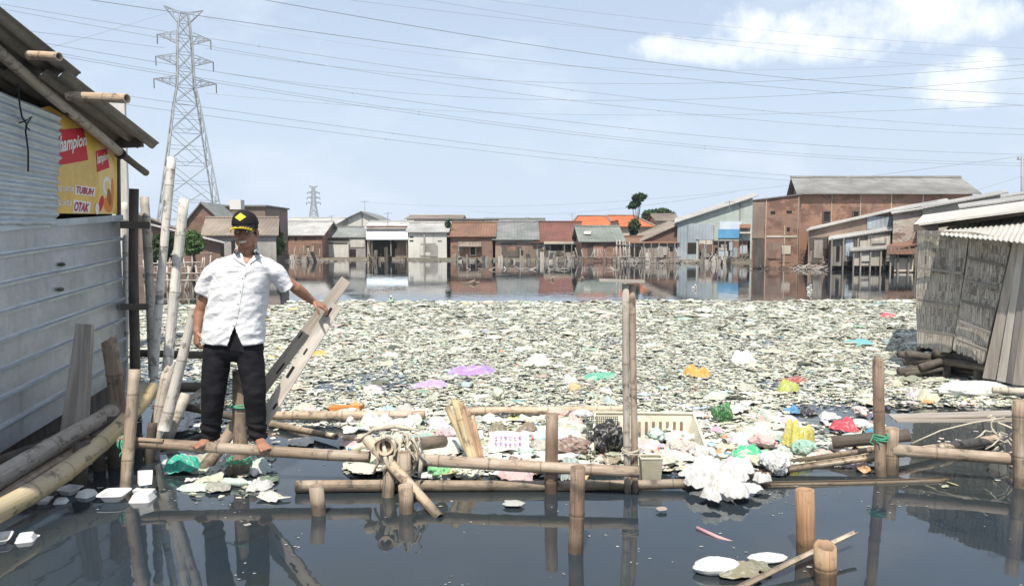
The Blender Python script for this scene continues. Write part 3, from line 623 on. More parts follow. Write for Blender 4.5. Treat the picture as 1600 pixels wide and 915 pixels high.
t=thing('water_tank','pale box water tank on a pink pole behind the man','water tank',P(367,408,50)); 
m=MB(); a=P(359,327,50); b=P(376,312,50); m.box(a.x,50,a.z,b.x,50.7,b.z); m.build('tank','tank_white',t); m=MB(); m.box((a.x+b.x)/2-.12,50.2,-.1,(a.x+b.x)/2+.12,50.45,a.z-.003); m.build('pole','plaster_cream',t)
# white slab of a house seen past the metal shed
m=MB(); a=P(184,300,12); b=P(194,158,12); m.box(a.x-.35,12,0,b.x,12.06,b.z); m.build('wall','plaster_white',label='pale plastered wall corner glimpsed just past the metal shed',cat='wall')
# --- stake fences standing in the water
def fence(label,x0,x1,ytop,yb,n,Y,mat='wood_grey',rails=2,name='stake_fence',lean=.12,mess=.3):
    a=P(x0,yb,Y); b=P(x1,yb,Y); root=thing(name,label,'fence',((a.x+b.x)/2,Y,0)); zt=P((x0+x1)/2,ytop,Y).z
    for i in range(n):
        t=i/(n-1) if n>1 else .5; x=a.x+(b.x-a.x)*t+R.uniform(-.1,.1); h=zt*R.uniform(1-mess,1.05)
        m=MB(); m.tube([(x,Y+R.uniform(-.1,.1),-.25),(x+R.gauss(0,lean),Y,h)],.022+.0007*Y*.5,6); m.build('stake',mat,root,smooth=True)
    for k in range(rails):
        z=zt*(.35+.5*k/max(1,rails-1)); m=MB(); m.tube([(a.x-.1,Y-.06,z+R.uniform(-.05,.05)),(b.x+.1,Y-.06,z+R.uniform(-.08,.08))],.018+.0005*Y*.5,6); m.build('rail',mat,root,smooth=True)
fence('leaning pale stakes in the water before the dark brick house',905,978,385,410,11,W(940,409).y,'wood_grey',1,lean=.3)
fence('taller frame of thin pale stakes before the board shack',965,984,376,420,5,W(975,416).y,'bamboo_grey',2,lean=.1,mess=.05)
fence('long row of crooked stakes under the sheet metal shack',990,1062,386,412,12,W(1020,411).y,'wood_grey',1,lean=.25)
fence('low grey stake fence and rail in front of the blue banner',1096,1134,400,412,8,W(1115,412).y,'wood_grey',2,lean=.1)
fence('short stakes in front of the brick house beside the round tree',448,500,383,408,11,W(470,407).y,'bamboo_tan',1,lean=.15)
fence('rickety bamboo rack standing in the water behind the tall poles',232,312,405,455,11,W(270,452).y,'bamboo_grey',3,lean=.12,mess=.25)
fence('second bamboo rack nearer the dark tree behind the poles',222,330,392,432,12,W(280,430).y,'bamboo_grey',2,lean=.15)
fence('thin rails and stakes under the weathered grey board shack',1345,1392,402,424,8,W(1368,423).y,'bamboo_grey',2,lean=.12)
# --- heaps of driftwood and litter along the far shore: uncountable
def heap(label,x0,x1,yb,h,n,mat='wood_grey',name='driftwood'):
    m=MB()
    for i in range(n):
        x=R.uniform(x0,x1); Y=W(x,yb).y+R.uniform(-.6,.6); p=W(x,yb); p.y=Y; z=R.uniform(0,h)*R.random(); a=R.uniform(0,3.14); L=R.uniform(.2,.75)
        q=Vector((math.cos(a)*L/2,math.sin(a)*L/3,R.uniform(-.12,.2)*L)); c=Vector((p.x,Y,z+.05)); m.beam(c-q,c+q,R.uniform(.02,.08),R.uniform(.02,.05))
    return m.build(name,mat,label=label,cat='debris',kind='stuff')
heap('driftwood and scraps heaped under the sheet metal shack beside the brick block',1118,1172,410,.9,90,'wood_grey')
heap('pale scraps along the waterline of the far houses',445,800,408,.10,170,'wood_grey')
heap('grey scraps piled along the waterline under the red brown roof house',838,910,408,.5,70,'wood_grey')
heap('mixed scraps at the waterline before the board shacks',960,1100,411,.35,140,'wood_pale')
heap('boards and junk packed under the right shore shacks',1290,1432,421,1.0,170,'wood_grey')
heap('white scraps at the foot of the right shore shacks',1242,1430,421,.25,120,'wood_pale')
heap('brown driftwood at the waterline of the right shore',1180,1430,420,.25,110,'wood_dark')
heap('thin streak of litter floating before the far houses',690,960,421,.02,26,'wood_pale','floating_scraps')
# single bits floating on the open water
for i,(x,y,l) in enumerate([(735,443,'long pale branch floating before the brown tiled house'),(862,437,'pale stick floating below the red brown roof'),(610,470,'small white scrap floating left of centre near the litter edge'),(908,437,'short light stick floating before the dark stakes'),(1085,451,'white bottle pair floating before the sheet metal shack'),(1265,451,'upper white scrap floating before the brown shack'),(1266,459,'lower white scrap floating before the brown shack')]):
    p=W(x,y); m=MB(); w=(28 if i==0 else 9 if i in (1,3) else 5)/F*p.y/2
    m.beam(p+Vector((-w,0,.02)),p+Vector((w,.1,.05)),.12,.06); m.beam(p+Vector((-w*.3,.1,.04)),p+Vector((w*.5,-.05,.14)),.05,.04); m.build('floating_scrap','plaster_white' if i in(2,4,5,6) else 'bamboo_pale',label=l,cat='scrap')
heap('dark junk between brick block and brown shack',1250,1300,419,1.1,70,'wood_dark')
heap('planks and rubbish on the left bank behind the bamboo racks',232,420,412,.9,160,'wood_grey')
# antennas and poles on roofs
for i,(x,y0,y1,Y) in enumerate([(570,313,335,78),(518,336,345,76),(606,331,347,64),(894,333,345,77),(822,338,347,66),(1140,313,322,54),(1330,274,281,50)]):
    a=P(x,y0,Y); b=P(x,y1+6,Y); m=MB(); m.tube([b,a],.025,5); m.tube([a-Vector((.35,0,.15)),a+Vector((.35,0,-.1))],.018,4)
    m.build('antenna','wire_mat',label='thin roof antenna '+['above the pale gabled warehouse','at the left foot of the pale gable','over the open fronted house','left of the orange roofs','over the brown plastered house','on the sheet metal shack roof','on the ridge of the brick hall'][i],cat='antenna')
# ------------------------------------------------------------------ trees
def crown(name,centers,n,leaf,mat,parent=None,seed=1):
    rr=np.random.RandomState(seed); V=[];Fc=[]
    for (c,r) in centers:
        k=int(n*r[0]*r[2]/sum(q[1][0]*q[1][2] for q in centers))
        d=rr.normal(size=(k,3)); d/=np.linalg.norm(d,axis=1)[:,None]; rad=rr.uniform(.35,1.08,size=(k,1))**.6
        p=np.array(c)+d*rad*np.array(r)
        for q in p:
            if mn.noise(Vector(q)*(1.1/max(.3,r[0]*.4)))<-.22: continue
            a=rr.normal(size=3); a/=np.linalg.norm(a); b=np.cross(a,rr.normal(size=3)); b/=np.linalg.norm(b); s=leaf*rr.uniform(.6,1.4); o=len(V)
            V+= [q-a*s,q+b*s*.4,q+a*s,q-b*s*.4]; Fc.append((o,o+1,o+2,o+3))
    m=MB(); m.v=[Vector(v) for v in V]; m.f=Fc; return m.build(name,mat,parent,autouv=False)
def tree(label,Y,yb,xb,blobs,leaf,n,mat,seed,trunkr=.12,name='tree'):
    base=P(xb,yb,Y); base.z=max(base.z,-.1); root=thing(name,label,'tree',base); cs=[]
    m=MB(); xm=sum(b[0] for b in blobs)/len(blobs); ym=max(b[1] for b in blobs); top=P(xm,ym,Y)
    mid=base.lerp(top,.5)+Vector((.08,0,0)); m.tube([base,mid,top],[trunkr,trunkr*.75,trunkr*.5],7)
    for (x,y,rx,ry) in blobs:
        c=P(x,y,Y+R.uniform(-.3,.3)); s=Y/F; cs.append(((c.x,c.y,c.z),(rx*s,rx*s*.8,ry*s))); st=top if y>ym-40 else top; m.tube([top-Vector((0,0,.1)),top.lerp(c,.5)+Vector((.05,0,-.05)),c],[trunkr*.5,trunkr*.35,trunkr*.15],5)
    m.build('trunk','wood_dark',root,smooth=True); crown('crown',cs,n,leaf,mat,root,seed); return root
tree('round light green tree behind the man beside the brick house',54,406,430,[(431,386,15,13),(422,392,10,10),(438,380,8,7)],.13,2600,'leaf_light',3)
tree('darker feathery green tree above the round tree behind the man',57,406,420,[(418,362,14,11),(428,368,14,8),(412,372,10,12),(424,352,7,6)],.16,2200,'leaf_green',4)
tree('tall thin tree with umbrella tufts above the orange roofs',72,372,990,[(998,309,10,6),(1002,306,9,4),(993,318,8,5),(988,323,9,3),(991,352,9,10),(990,362,6,10)],.2,1900,'leaf_dark',5,.13)
tree('dark rounded tree behind the roofs left of the sheet metal shack',95,375,1030,[(1020,336,16,8),(1034,332,14,6),(1044,336,12,5),(1010,340,8,5)],.28,2200,'leaf_dark',6)
tree('dark leafy tree between the left poles',30,430,255,[(252,386,18,20),(245,400,16,14),(262,376,12,10)],.09,3400,'leaf_dark',7,.08)
tree('small dark green tree right of the tall white pole',36,425,302,[(300,374,14,13),(306,384,12,12),(296,388,9,10)],.11,2600,'leaf_green',8,.08)
tree('low bush against the far row of roofs by the pale house',70,398,752,[(700,350,4,5),(703,346,3,4)],.2,300,'leaf_dark',9,.05,name='bush')
# ------------------------------------------------------------------ pylons
def pylon(label,px,Yp,ybase,ytop,th,rot,full=True):
    base=P(px,ybase,Yp); top=P(px,ytop,Yp); Ht=top.z-base.z; root=thing('pylon',label,'pylon',base); c=Vector((base.x,base.y,base.z)); cr,sr=math.cos(rot),math.sin(rot)
    def q(x,y,z): return c+Vector((x*cr-y*sr,x*sr+y*cr,z))*1.0
    s=Ht/49.0
    prof=[(0,6.6),(8,5.45),(16,4.3),(23,3.3),(29,2.45),(32.5,1.75),(36,1.6),(39.5,1.5),(43,1.35),(46,1.1),(48,.8)]
    prof=[(z*s,w*s) for z,w in prof]
    m=MB()
    def bar(a,b,t): m.beam(a,b,t,t)
    for sx in (-1,1):
        for sy in (-1,1):
            for (z0,w0),(z1,w1) in zip(prof,prof[1:]): bar(q(sx*w0,sy*w0,z0),q(sx*w1,sy*w1,z1),th*1.5)
    fr=m.build('legs','steel_lattice',root); m=MB()
    cs=[(-1,-1),(1,-1),(1,1),(-1,1)]
    for (z0,w0),(z1,w1) in zip(prof,prof[1:]):
        for k in range(4):
            a=cs[k]; b=cs[(k+1)%4]; A0=q(a[0]*w0,a[1]*w0,z0); B0=q(b[0]*w0,b[1]*w0,z0); A1=q(a[0]*w1,a[1]*w1,z1); B1=q(b[0]*w1,b[1]*w1,z1)
            bar(A0,B1,th*.8); bar(B0,A1,th*.8); bar(A1,B1,th*.7)
            if z1-z0>5*s:
                mid=(A0+B0+A1+B1)/4; bar(A0.lerp(A1,.5),mid,th*.55); bar(B0.lerp(B1,.5),mid,th*.55); bar((A0+B0)/2,A0.lerp(B1,.25),th*.5); bar((A0+B0)/2,B0.lerp(A1,.25),th*.5)
    m.build('bracing','steel_lattice',root)
    tips=[]
    for z,L in ((32.5,6.2),(37.2,5.7),(41.8,5.3)):
        for sx in (-1,1):
            m=MB(); z0=z*s; tip=q(sx*L*s,0,z0+1.1*s); tips.append(tip)
            w=1.6*s
            for sy in (-1,1):
                lo=q(sx*w,sy*w,z0); hi=q(sx*w,sy*w,z0+1.9*s); bar(lo,tip,th*.8); bar(hi,tip,th*.8)
                for t in (.33,.66): bar(lo.lerp(tip,t),hi.lerp(tip,t),th*.5); bar(lo.lerp(tip,t-.33),hi.lerp(tip,t),th*.5)
            for t in (.3,.6): bar(q(sx*w,-w,z0).lerp(tip,t),q(sx*w,w,z0).lerp(tip,t),th*.5)
            am=m.build('arm','steel_lattice',root); i=MB(); i.tube([tip,tip-Vector((0,0,2.0*s))],th*.7,6); i.build('insulator','wood_dark',am)
    for sx in (-1,1):
        m=MB(); tip=q(sx*3.9*s,0,49*s); tips.append(tip)
        for sy in (-1,1):
            bar(q(sx*1.1*s,sy*1.1*s,46*s),tip,th*.8); bar(q(sx*.8*s,sy*.8*s,48*s),tip,th*.8)
        for t in (.35,.7): bar(q(sx*1.1*s,0,46*s).lerp(tip,t),q(sx*.8*s,0,48*s).lerp(tip,t),th*.5)
        bar(q(0,0,48*s),tip,th*.6); m.build('arm','steel_lattice',root)
    return root,tips
py1,tips=pylon('tall grey lattice pylon behind the left shore',297,165,372,13,.16,math.radians(28))
py2,_=pylon('tiny faded pylon far away above the low roofs',491,640,374,290,.42,math.radians(20))
# ------------------------------------------------------------------ power lines
def wire(pts,label,r=.0,sp=(),group='high voltage lines crossing the sky'):
    (a,b,c)=[P(x,y,Y) for x,y,Y in pts]; ta,tb,tc_=0,(pts[1][0]-pts[0][0])/(pts[2][0]-pts[0][0]),1
    # parameter proportional to world x for a true hanging curve
    tb=(b.x-a.x)/(c.x-a.x); L=[]
    n=36
    for i in range(n+1):
        t=i/n; L.append(a*((t-tb)*(t-1)/((0-tb)*(0-1)))+b*(t*(t-1)/(tb*(tb-1)))+c*(t*(t-tb)/(1-tb)))
    m=MB()
    rs=[.00021*p.y*1.0 for p in L]
    rr=r or sum(rs)/len(rs)
    m.tube(L,rr,5); o=m.build('power_line','wire_mat',smooth=True,label=label,cat='power line',group=group)
    for t in sp:
        i=int(t*n); k=MB(); k.ball(L[i]-Vector((0,0,rr)),rr*3.2,8,6); k.build('spacer','wire_mat',o)
WL=[
 ([(-60,-30,45),(820,94,75),(1700,170,100)],'dark line entering at the top left and running down to the right edge',.026,()),
 ([(380,-6,50),(1080,105,75),(1700,150,95)],'line starting above the pylon top and crossing under the big cloud',.026,()),
 ([(480,-8,60),(1100,60,80),(1700,96,95)],'upper line crossing the big cloud',.014,()),
 ([(700,-8,60),(1200,48,80),(1700,80,95)],'highest line at the top right of the sky',.012,()),
 ([(620,-8,60),(1150,72,80),(1700,118,95)],'faint line just below the upper line over the cloud',.012,()),
 ([(-60,-4,60),(800,129,80),(1700,206,100)],'line with round spacers second below the dark line',.020,(.18,.42,.63,.86)),
 ([(-60,2,60),(820,148,80),(1700,212,100)],'partner of the spacer line running close under it',.020,(.2,.5,.72)),
 ([(60,66,60),(820,182,80),(1700,243,100)],'middle line passing in front of the pylon waist',.020,(.22,.45,.7)),
 ([(50,76,60),(820,197,80),(1700,256,100)],'double lower line passing the pylon above its shoulder, upper strand',.019,(.25,.55)),
 ([(50,80,60),(820,201,80),(1700,260,100)],'double lower line passing the pylon above its shoulder, lower strand',.019,(.25,.55)),
 ([(200,150,60),(820,234,80),(1280,278,92)],'lowest pair of lines meeting the brick hall ridge, upper strand',.019,(.3,.6)),
 ([(195,163,60),(820,243,80),(1260,284,92)],'lowest pair of lines meeting the brick hall ridge, lower strand',.019,(.3,.6)),
 ([(322,76,165),(1000,131,150),(1700,92,120)],'sagging line from the highest right pylon arm',.035,()),
 ([(322,110,165),(1050,156,150),(1700,112,120)],'sagging line from the middle right pylon arm',.035,()),
 ([(322,146,165),(1150,179,150),(1700,160,120)],'sagging line from the lowest right pylon arm',.035,()),
 ([(320,28,165),(1000,108,150),(1700,85,120)],'thin sagging line from the right pylon horn',.025,()),
 ([(-60,72,110),(120,97,140),(256,75,165)],'line from the highest left pylon arm to the left edge',.03,()),
 ([(-60,-2,90),(130,60,130),(262,20,165)],'line from the left pylon horn up to the left edge',.025,()),
 ([(560,315,200),(1000,312,150),(1700,230,90)],'faint thin line low above the far roofs rising to the right',.022,()),
 ([(740,330,200),(1000,322,150),(1150,300,120)],'faintest short line just above the orange roofs',.02,()),
]
for pts,l,r,sp in WL: wire(pts,l,r,sp)
# distant utility pole at the right edge
t=thing('utility_pole','small utility pole with cross arm at the right edge of the sky','utility pole',P(1597,372,70))
m=MB(); a=P(1597,245,70); b=P(1597,372,70); m.tube([b,a],[.14,.1],8); m.build('pole','steel_lattice',t,smooth=True); m=MB(); q=P(1597,249,70); m.beam(q-Vector((.45,0,0)),q+Vector((.9,0,0)),.1,.1); m.beam(q-Vector((.35,0,0)),q-Vector((.35,0,-.25)),.08,.08); m.build('cross_arm','steel_lattice',t)
wire([(1597,275,70),(1530,296,60),(1440,318,40)],'thin service wire from the utility pole down to the right roofs',.012,())
# ------------------------------------------------------------------ left shed
WX0,WK=-3.41,-.06
def Lp(px,py,off=0):     # point on the wall plane of the metal shed (off = metres out of the wall)
    d=ray(px,py); t=(WX0+off)/(d.x-WK*d.y); return Vector((0,0,H))+d*t
shed=thing('metal_shed','silver metal sheet shed with yellow banner at the left edge','shed',(-4.6,6,0))
def wallpt(Y,z,off=0): return Vector((WX0+WK*Y+off,Y,z))
Yc=Lp(190,400).y; zt1=Lp(190,337).z; zt0=Lp(0,350).z; Y0=Lp(0,400).y
zb1=Lp(191,588).z; zb0=Lp(0,705).z
YN=2.6
def ztop(Y): return zt0+(zt1-zt0)*(Y-Y0)/(Yc-Y0)
def zbot(Y): return zb0+(zb1-zb0)*(Y-Y0)/(Yc-Y0)
# ribbed lower sheet: profile along height
prof=[]; nr=8
for i in range(nr):
    s=i/nr; prof+=[(s,0),(s+.094,0),(s+.098,.022),(s+.111,.025),(s+.117,.003)]
prof.append((1,0))
m=MB(); vs=[]; cols=26
for c in range(cols+1):
    Y=YN+(Yc-YN)*c/cols
    for (s,o) in prof:
        z=zbot(Y)+(ztop(Y)-zbot(Y))*s; w=.012*mn.noise(Vector((Y*1.4,z*2,3)))+.005*mn.noise(Vector((Y*6,z*5,9)))
        vs.append(wallpt(Y,z,o+w))
k=len(prof); fs=[(c*k+i,(c+1)*k+i,(c+1)*k+i+1,c*k+i+1) for c in range(cols) for i in range(k-1)]
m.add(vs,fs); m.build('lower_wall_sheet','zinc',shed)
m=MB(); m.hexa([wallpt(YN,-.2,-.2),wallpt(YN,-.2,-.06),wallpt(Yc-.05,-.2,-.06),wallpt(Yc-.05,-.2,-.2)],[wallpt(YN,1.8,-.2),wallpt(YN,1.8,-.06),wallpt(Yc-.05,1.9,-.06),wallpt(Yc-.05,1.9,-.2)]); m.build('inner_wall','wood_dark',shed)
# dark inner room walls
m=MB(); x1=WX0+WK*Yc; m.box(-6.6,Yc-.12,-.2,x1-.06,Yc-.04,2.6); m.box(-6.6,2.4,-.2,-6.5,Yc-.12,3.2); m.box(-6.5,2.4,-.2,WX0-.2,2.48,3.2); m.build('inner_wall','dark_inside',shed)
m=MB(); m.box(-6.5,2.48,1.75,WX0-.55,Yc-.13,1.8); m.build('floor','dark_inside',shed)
# upper corrugated panel
m=MB(); vs=[]; n=90; cc=24
a0=Lp(-70,118); b0=Lp(88,181); a1=Lp(-70,350); b1=Lp(84,351)
for i in range(n+1):
    t=i/n
    for c in range(cc+1):
        s=c/cc; p=a0.lerp(b0,s).lerp(a1.lerp(b1,s),t); o=.035+.014*math.sin(t*2*math.pi*13.5)+.02*mn.noise(Vector((s*3,t*4,1)))+(.03*t*t*mn.noise(Vector((s*2,5,1))))
        vs.append(wallpt(p.y,p.z-(.015*max(0,mn.noise(Vector((s*9,7,1)))) if t>.97 else 0),o))
w=cc+1; m.add(vs,[(i*w+c,(i+1)*w+c,(i+1)*w+c+1,i*w+c+1) for i in range(n) for c in range(cc)]); m.build('corrugated_panel','zinc_old',shed,smooth=True)
# cap strip at the top of the lower sheet
m=MB(); m.hexa([wallpt(YN,ztop(YN)-.05,.0),wallpt(YN,ztop(YN)-.05,.03),wallpt(Yc,ztop(Yc)-.05,.03),wallpt(Yc,ztop(Yc)-.05,0)],[wallpt(YN,ztop(YN)+.008,0),wallpt(YN,ztop(YN)+.008,.03),wallpt(Yc,ztop(Yc)+.008,.03),wallpt(Yc,ztop(Yc)+.008,0)]); m.build('cap_strip','zinc_old',shed)
# vertical corner post of banner
m=MB(); m.beam(Lp(185,336,-.02),Lp(184,238,-.02),.035,.035); m.build('corner_post','wood_dark',shed)
# banner
ban=MB(); poly=[(60,170),(78,166),(100,180),(130,201),(183,237),(183,334.5),(60,333)]
ban.slab([Lp(x,y,.012) for x,y in poly],(1,0,0),.01); banner=ban.build('banner','banner_yellow',shed)
def bpoly(pts,mat,name,off=.016,par=None): 
    m=MB(); m.slab([Lp(x,y,off) for x,y in pts],(1,0,0),.002); return m.build(name,mat,par or banner_)
banner_=banner
def ell(cx,cy,rx,ry,rot=0,n=20):
    r=[]
    for i in range(n):
        t=2*math.pi*i/n; x=rx*math.cos(t); y=ry*math.sin(t); c,s=math.cos(rot),math.sin(rot); r.append((cx+x*c-y*s,cy+x*s+y*c))
    return r
def btext(txt,quad,mat,off,shear=.25,bold=.012,name='lettering'):
    cu=bpy.data.curves.new('t','FONT'); cu.body=txt; cu.size=1; cu.shear=shear; cu.offset=bold; cu.resolution_u=3
    to=bpy.data.objects.new('t',cu); C.objects.link(to); bpy.context.view_layer.update()
    me=bpy.data.meshes.new_from_object(to.evaluated_get(bpy.context.evaluated_depsgraph_get())); co=[v.co.copy() for v in me.vertices]; fs=[tuple(p.vertices) for p in me.polygons]
    bpy.data.objects.remove(to); x0=min(c.x for c in co); x1=max(c.x for c in co); y0=min(c.y for c in co); y1=max(c.y for c in co)
    TL,TR,BR,BL=[Vector((*q,0)) for q in quad]; vs=[]
    for c in co:
        u_=(c.x-x0)/(x1-x0); v_=(c.y-y0)/(y1-y0); p=BL.lerp(BR,u_).lerp(TL.lerp(TR,u_),v_); vs.append(Lp(p.x,p.y,off))
    m=MB(); m.add(vs,fs); return m.build(name,mat,banner_,autouv=False)
bpoly([(150,221),(160,226),(172,236),(178,260),(180,320),(178,334),(150,334),(155,300),(153,260)],'banner_pale','panel',.0135)
bpoly([(84,203),(131,200),(138,250),(84,260)],'banner_red','panel',.015)
btext('hampion',[(92,213),(135,209),(137,232),(92,247)],'banner_white',.018,.3,.03)
bpoly([(150,236),(167,232),(171,262),(152,269)],'banner_red','panel',.015)
btext('hampion',[(151,240),(168,238),(169,252),(152,262)],'banner_white',.018,.3,.03)
bpoly([(118,289),(149,293),(148,307),(117,303)],'banner_white','panel',.015); btext('TUBUH',[(120,290.5),(147,295),(146,305.5),(119,301.5)],'ink_red',.018,.15,.03)
bpoly([(115,312),(142,316),(140,333),(114,332)],'banner_white','panel',.015); btext('OTAK',[(117,314.5),(140,318),(138,331.5),(116,330)],'ink_red',.018,.15,.03)
btext('IGI UNTUK',[(91,290),(116,292),(116,300),(91,298)],'banner_white',.018,.1,.02); btext('GI UNTUK',[(91,312),(113,314),(113,323),(91,321)],'banner_white',.018,.1,.02)
btext('ig',[(90,188),(95,190),(95,197),(90,196)],'banner_white',.018,.1,.02)
bpoly(ell(167,290,6,14),'banner_white','panel',.0155); bpoly(ell(168,291,4,9),'banner_pale','panel',.017)
bpoly(ell(158,318,3.5,13,.2),'banner_red','panel',.0155); bpoly(ell(169,320,7,12,-.2),'banner_orange','panel',.016); bpoly(ell(171,308,3,14,-.1),'banner_brown','panel',.0175); bpoly(ell(176,300,2,22,.0),'banner_orange','panel',.016); bpoly(ell(152,326,3,9),'banner_white','panel',.017)
# corrugated roof, two courses, seen from below
def roofz(Y,X): 
    zA=P(255,228,7.6).z; zB=P(0,18,4.94).z; return zA+(zB-zA)*(7.6-Y)/(7.6-4.94)+.03*(-3.4-X)
def course(Ya,Yb,dz,mat='asbestos_under',xr=None):
    m=MB(); vs=[]; nx=160; ny=10
    for j in range(ny+1):
        Y=Ya+(Yb-Ya)*j/ny
        xe=-3.02-.058*Y
        for i in range(nx+1):
            X=xe-(i/nx)*3.4; vs.append((X,Y,roofz(Y,X)+dz+.028*math.cos((X-xe)*2*math.pi/.145)))
    w=nx+1; n0=len(vs); vs+=[(x,y,z+.009) for x,y,z in vs]
    fs=[(j*w+i,j*w+i+1,(j+1)*w+i+1,(j+1)*w+i) for j in range(ny) for i in range(nx)]; fs+=[tuple(n0+q for q in reversed(f)) for f in fs]
    fs+=[(ny*w+i,ny*w+i+1,n0+ny*w+i+1,n0+ny*w+i) for i in range(nx)]+[(j*w,(j+1)*w,n0+(j+1)*w,n0+j*w) for j in range(ny)]+[(i+1,i,n0+i,n0+i+1) for i in range(nx)]
    m.add(vs,fs); return m.build('roof_sheet',mat,shed,smooth=True)
course(5.9,7.62,0); course(4.0,6.12,.07); course(2.4,4.2,.14)
G='timber and bamboo of the metal shed'
# long roof pole (rafter) with dark end
bam_mb(Lp(-60,30,.14),Lp(190,242,.10),.043,.043,node=.6,wob=.01).build('rafter_pole','bamboo_grey',shed,smooth=True)
bam_mb(Lp(183,236,.09),Lp(229,270,.09),.032,.034,node=.5).build('rafter_end','bamboo_dark',shed,smooth=True)
for x,y in ((102,170),(188,240)): m=MB(); p=Lp(x,y,.11); d=(Lp(190,242,.1)-Lp(-60,30,.14)).normalized(); m.tube([p-d*.02,p+d*.02],.052,12); m.build('binding','cable_black',shed,smooth=True)
bam_mb(P(106,150,6.1),P(198,153,5.95),.036,.038,node=.4).build('purlin','bamboo_pale',shed,smooth=True)
bam_mb(P(46,87,5.35),P(93,90,5.25),.03,.03,node=.4).build('purlin','bamboo_pale',shed,smooth=True)
m=MB(); m.beam(P(120,250,7.5)+Vector((-.9,0,.1)),P(222,214,7.45)+Vector((0,.0,-.05)),.05,.09); m.build('purlin','wood_dark',shed)
m=MB(); m.tube([Lp(28,130,.1),Lp(31,165,.08),Lp(34,182,.08),Lp(42,195,.075),Lp(40,205,.075),Lp(44,235,.075),Lp(44,268,.075)],.007,6); c0=m.build('cable','cable_black',smooth=True,label='short black cable hanging on the corrugated panel',cat='cable')
m=MB(); m.tube([Lp(30,192,.08),Lp(38,190,.085),Lp(50,182,.085),Lp(40,197,.09),Lp(46,203,.085)],.006,6); m.build('knot','cable_black',c0,smooth=True)
for (x,y) in ((97,413),(95,452)): m=MB(); m.ball(Lp(x,y,.02),(.02,.04,.018),8,6); m.build('patch','wood_dark',shed,smooth=True)
# underside beams of the shed
for i,(a,b,r) in enumerate([((-40,735,.1),(60,700,.1),.045),((10,728,.0),(150,650,-.05),.05)]): bam_mb(Lp(*a),Lp(*b),r).build('floor_beam','bamboo_dark',shed,smooth=True)
# ------------------------------------------------------------------ poles beside the shed
def pole(label,x0,y0,x1,y1,Y0,Y1,w0,w1=None,mat='bamboo_grey',**k):
    """pixel centre line, widths in photo pixels"""
    a=P(x0,y0,Y0); b=P(x1,y1,Y1); return bamboo(label,a,b,w0/2/F*Y0,(w1 or w0)/2/F*Y1,mat,**k)
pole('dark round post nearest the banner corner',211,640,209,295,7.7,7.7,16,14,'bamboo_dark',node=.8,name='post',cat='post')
m=MB(); m.beam(P(188,351,7.5),P(234,352,7.6),.075,.07); m.build('crosspiece','wood_dark',label='dark crosspiece high on the dark post',cat='beam')
m=MB(); m.beam(P(188,479,7.5),P(232,479,7.6),.06,.06); m.build('crosspiece','wood_dark',label='dark crosspiece halfway down the dark post',cat='beam')
pole('pale slat between shed corner and dark post',196,610,195,316,8.2,8.2,9,9,'bamboo_white')
pole('pale short pole just right of the dark post',240,590,226,308,7.9,8.1,14,13,'bamboo_grey')
pole('tallest upright bamboo pole rising above the shed corner',240,600,267,246,7.0,7.2,12,13,'bamboo_white',node=.5)
pole('thick whitish bamboo pole leaning right of the tallest pole',256,612,289,311,6.7,6.9,16,15,'bamboo_white',node=.5)
pole('whitish bamboo prop slanting up to the man hand',256,672,303,478,5.9,6.05,19,13,'bamboo_white',node=.45)
pole('broken grey pole stub left of the slanting prop',238,692,262,574,6.1,6.2,22,16,'bamboo_grey',jag=.08)
pole('short split stake behind the prop near the logs',256,700,290,615,6.4,6.6,18,16,'bamboo_grey')
pole('grey bamboo upright bound to the rail end at left',197,772,212,577,5.25,5.45,18,18,'bamboo_tan',node=.45)
pole('hollow bent bamboo stub between board and logs',192,760,172,530,6.4,6.2,24,24,'bamboo_tan',node=.5,jag=.05,bend=.04)
m=MB(); m.beam(P(108,760,5.9),P(133,506,6.1),.24,.045,up=(0,1,0),w1=.125); m.build('board','plank_grey',label='wide tapering grey board leaning against the metal shed',cat='board')
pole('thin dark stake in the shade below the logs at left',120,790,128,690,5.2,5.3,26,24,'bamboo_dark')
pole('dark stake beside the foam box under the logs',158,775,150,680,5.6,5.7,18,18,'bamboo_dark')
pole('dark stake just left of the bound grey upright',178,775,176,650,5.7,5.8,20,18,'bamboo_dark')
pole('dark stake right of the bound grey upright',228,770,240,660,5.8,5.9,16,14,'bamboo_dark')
# two big logs
bamboo('thick weathered grey log lying behind the yellow bamboo at left',P(-90,800,4.5),P(222,602,6.75),.080,.058,'bamboo_grey',node=1.6,name='log',cat='log',wob=.02,bend=-.05)
bamboo('thick yellowish bamboo trunk with cut end at left front',P(-80,836,3.95),P(238,607,6.25),.072,.058,bend=-.13,mat='bamboo_yellow',node=.42,name='bamboo_log',cat='bamboo log',seg=20)
bamboo('brown bamboo half hidden under the grey log',P(-60,822,4.5),P(180,665,6.4),.05,.05,'bamboo_tan',name='log',cat='log')
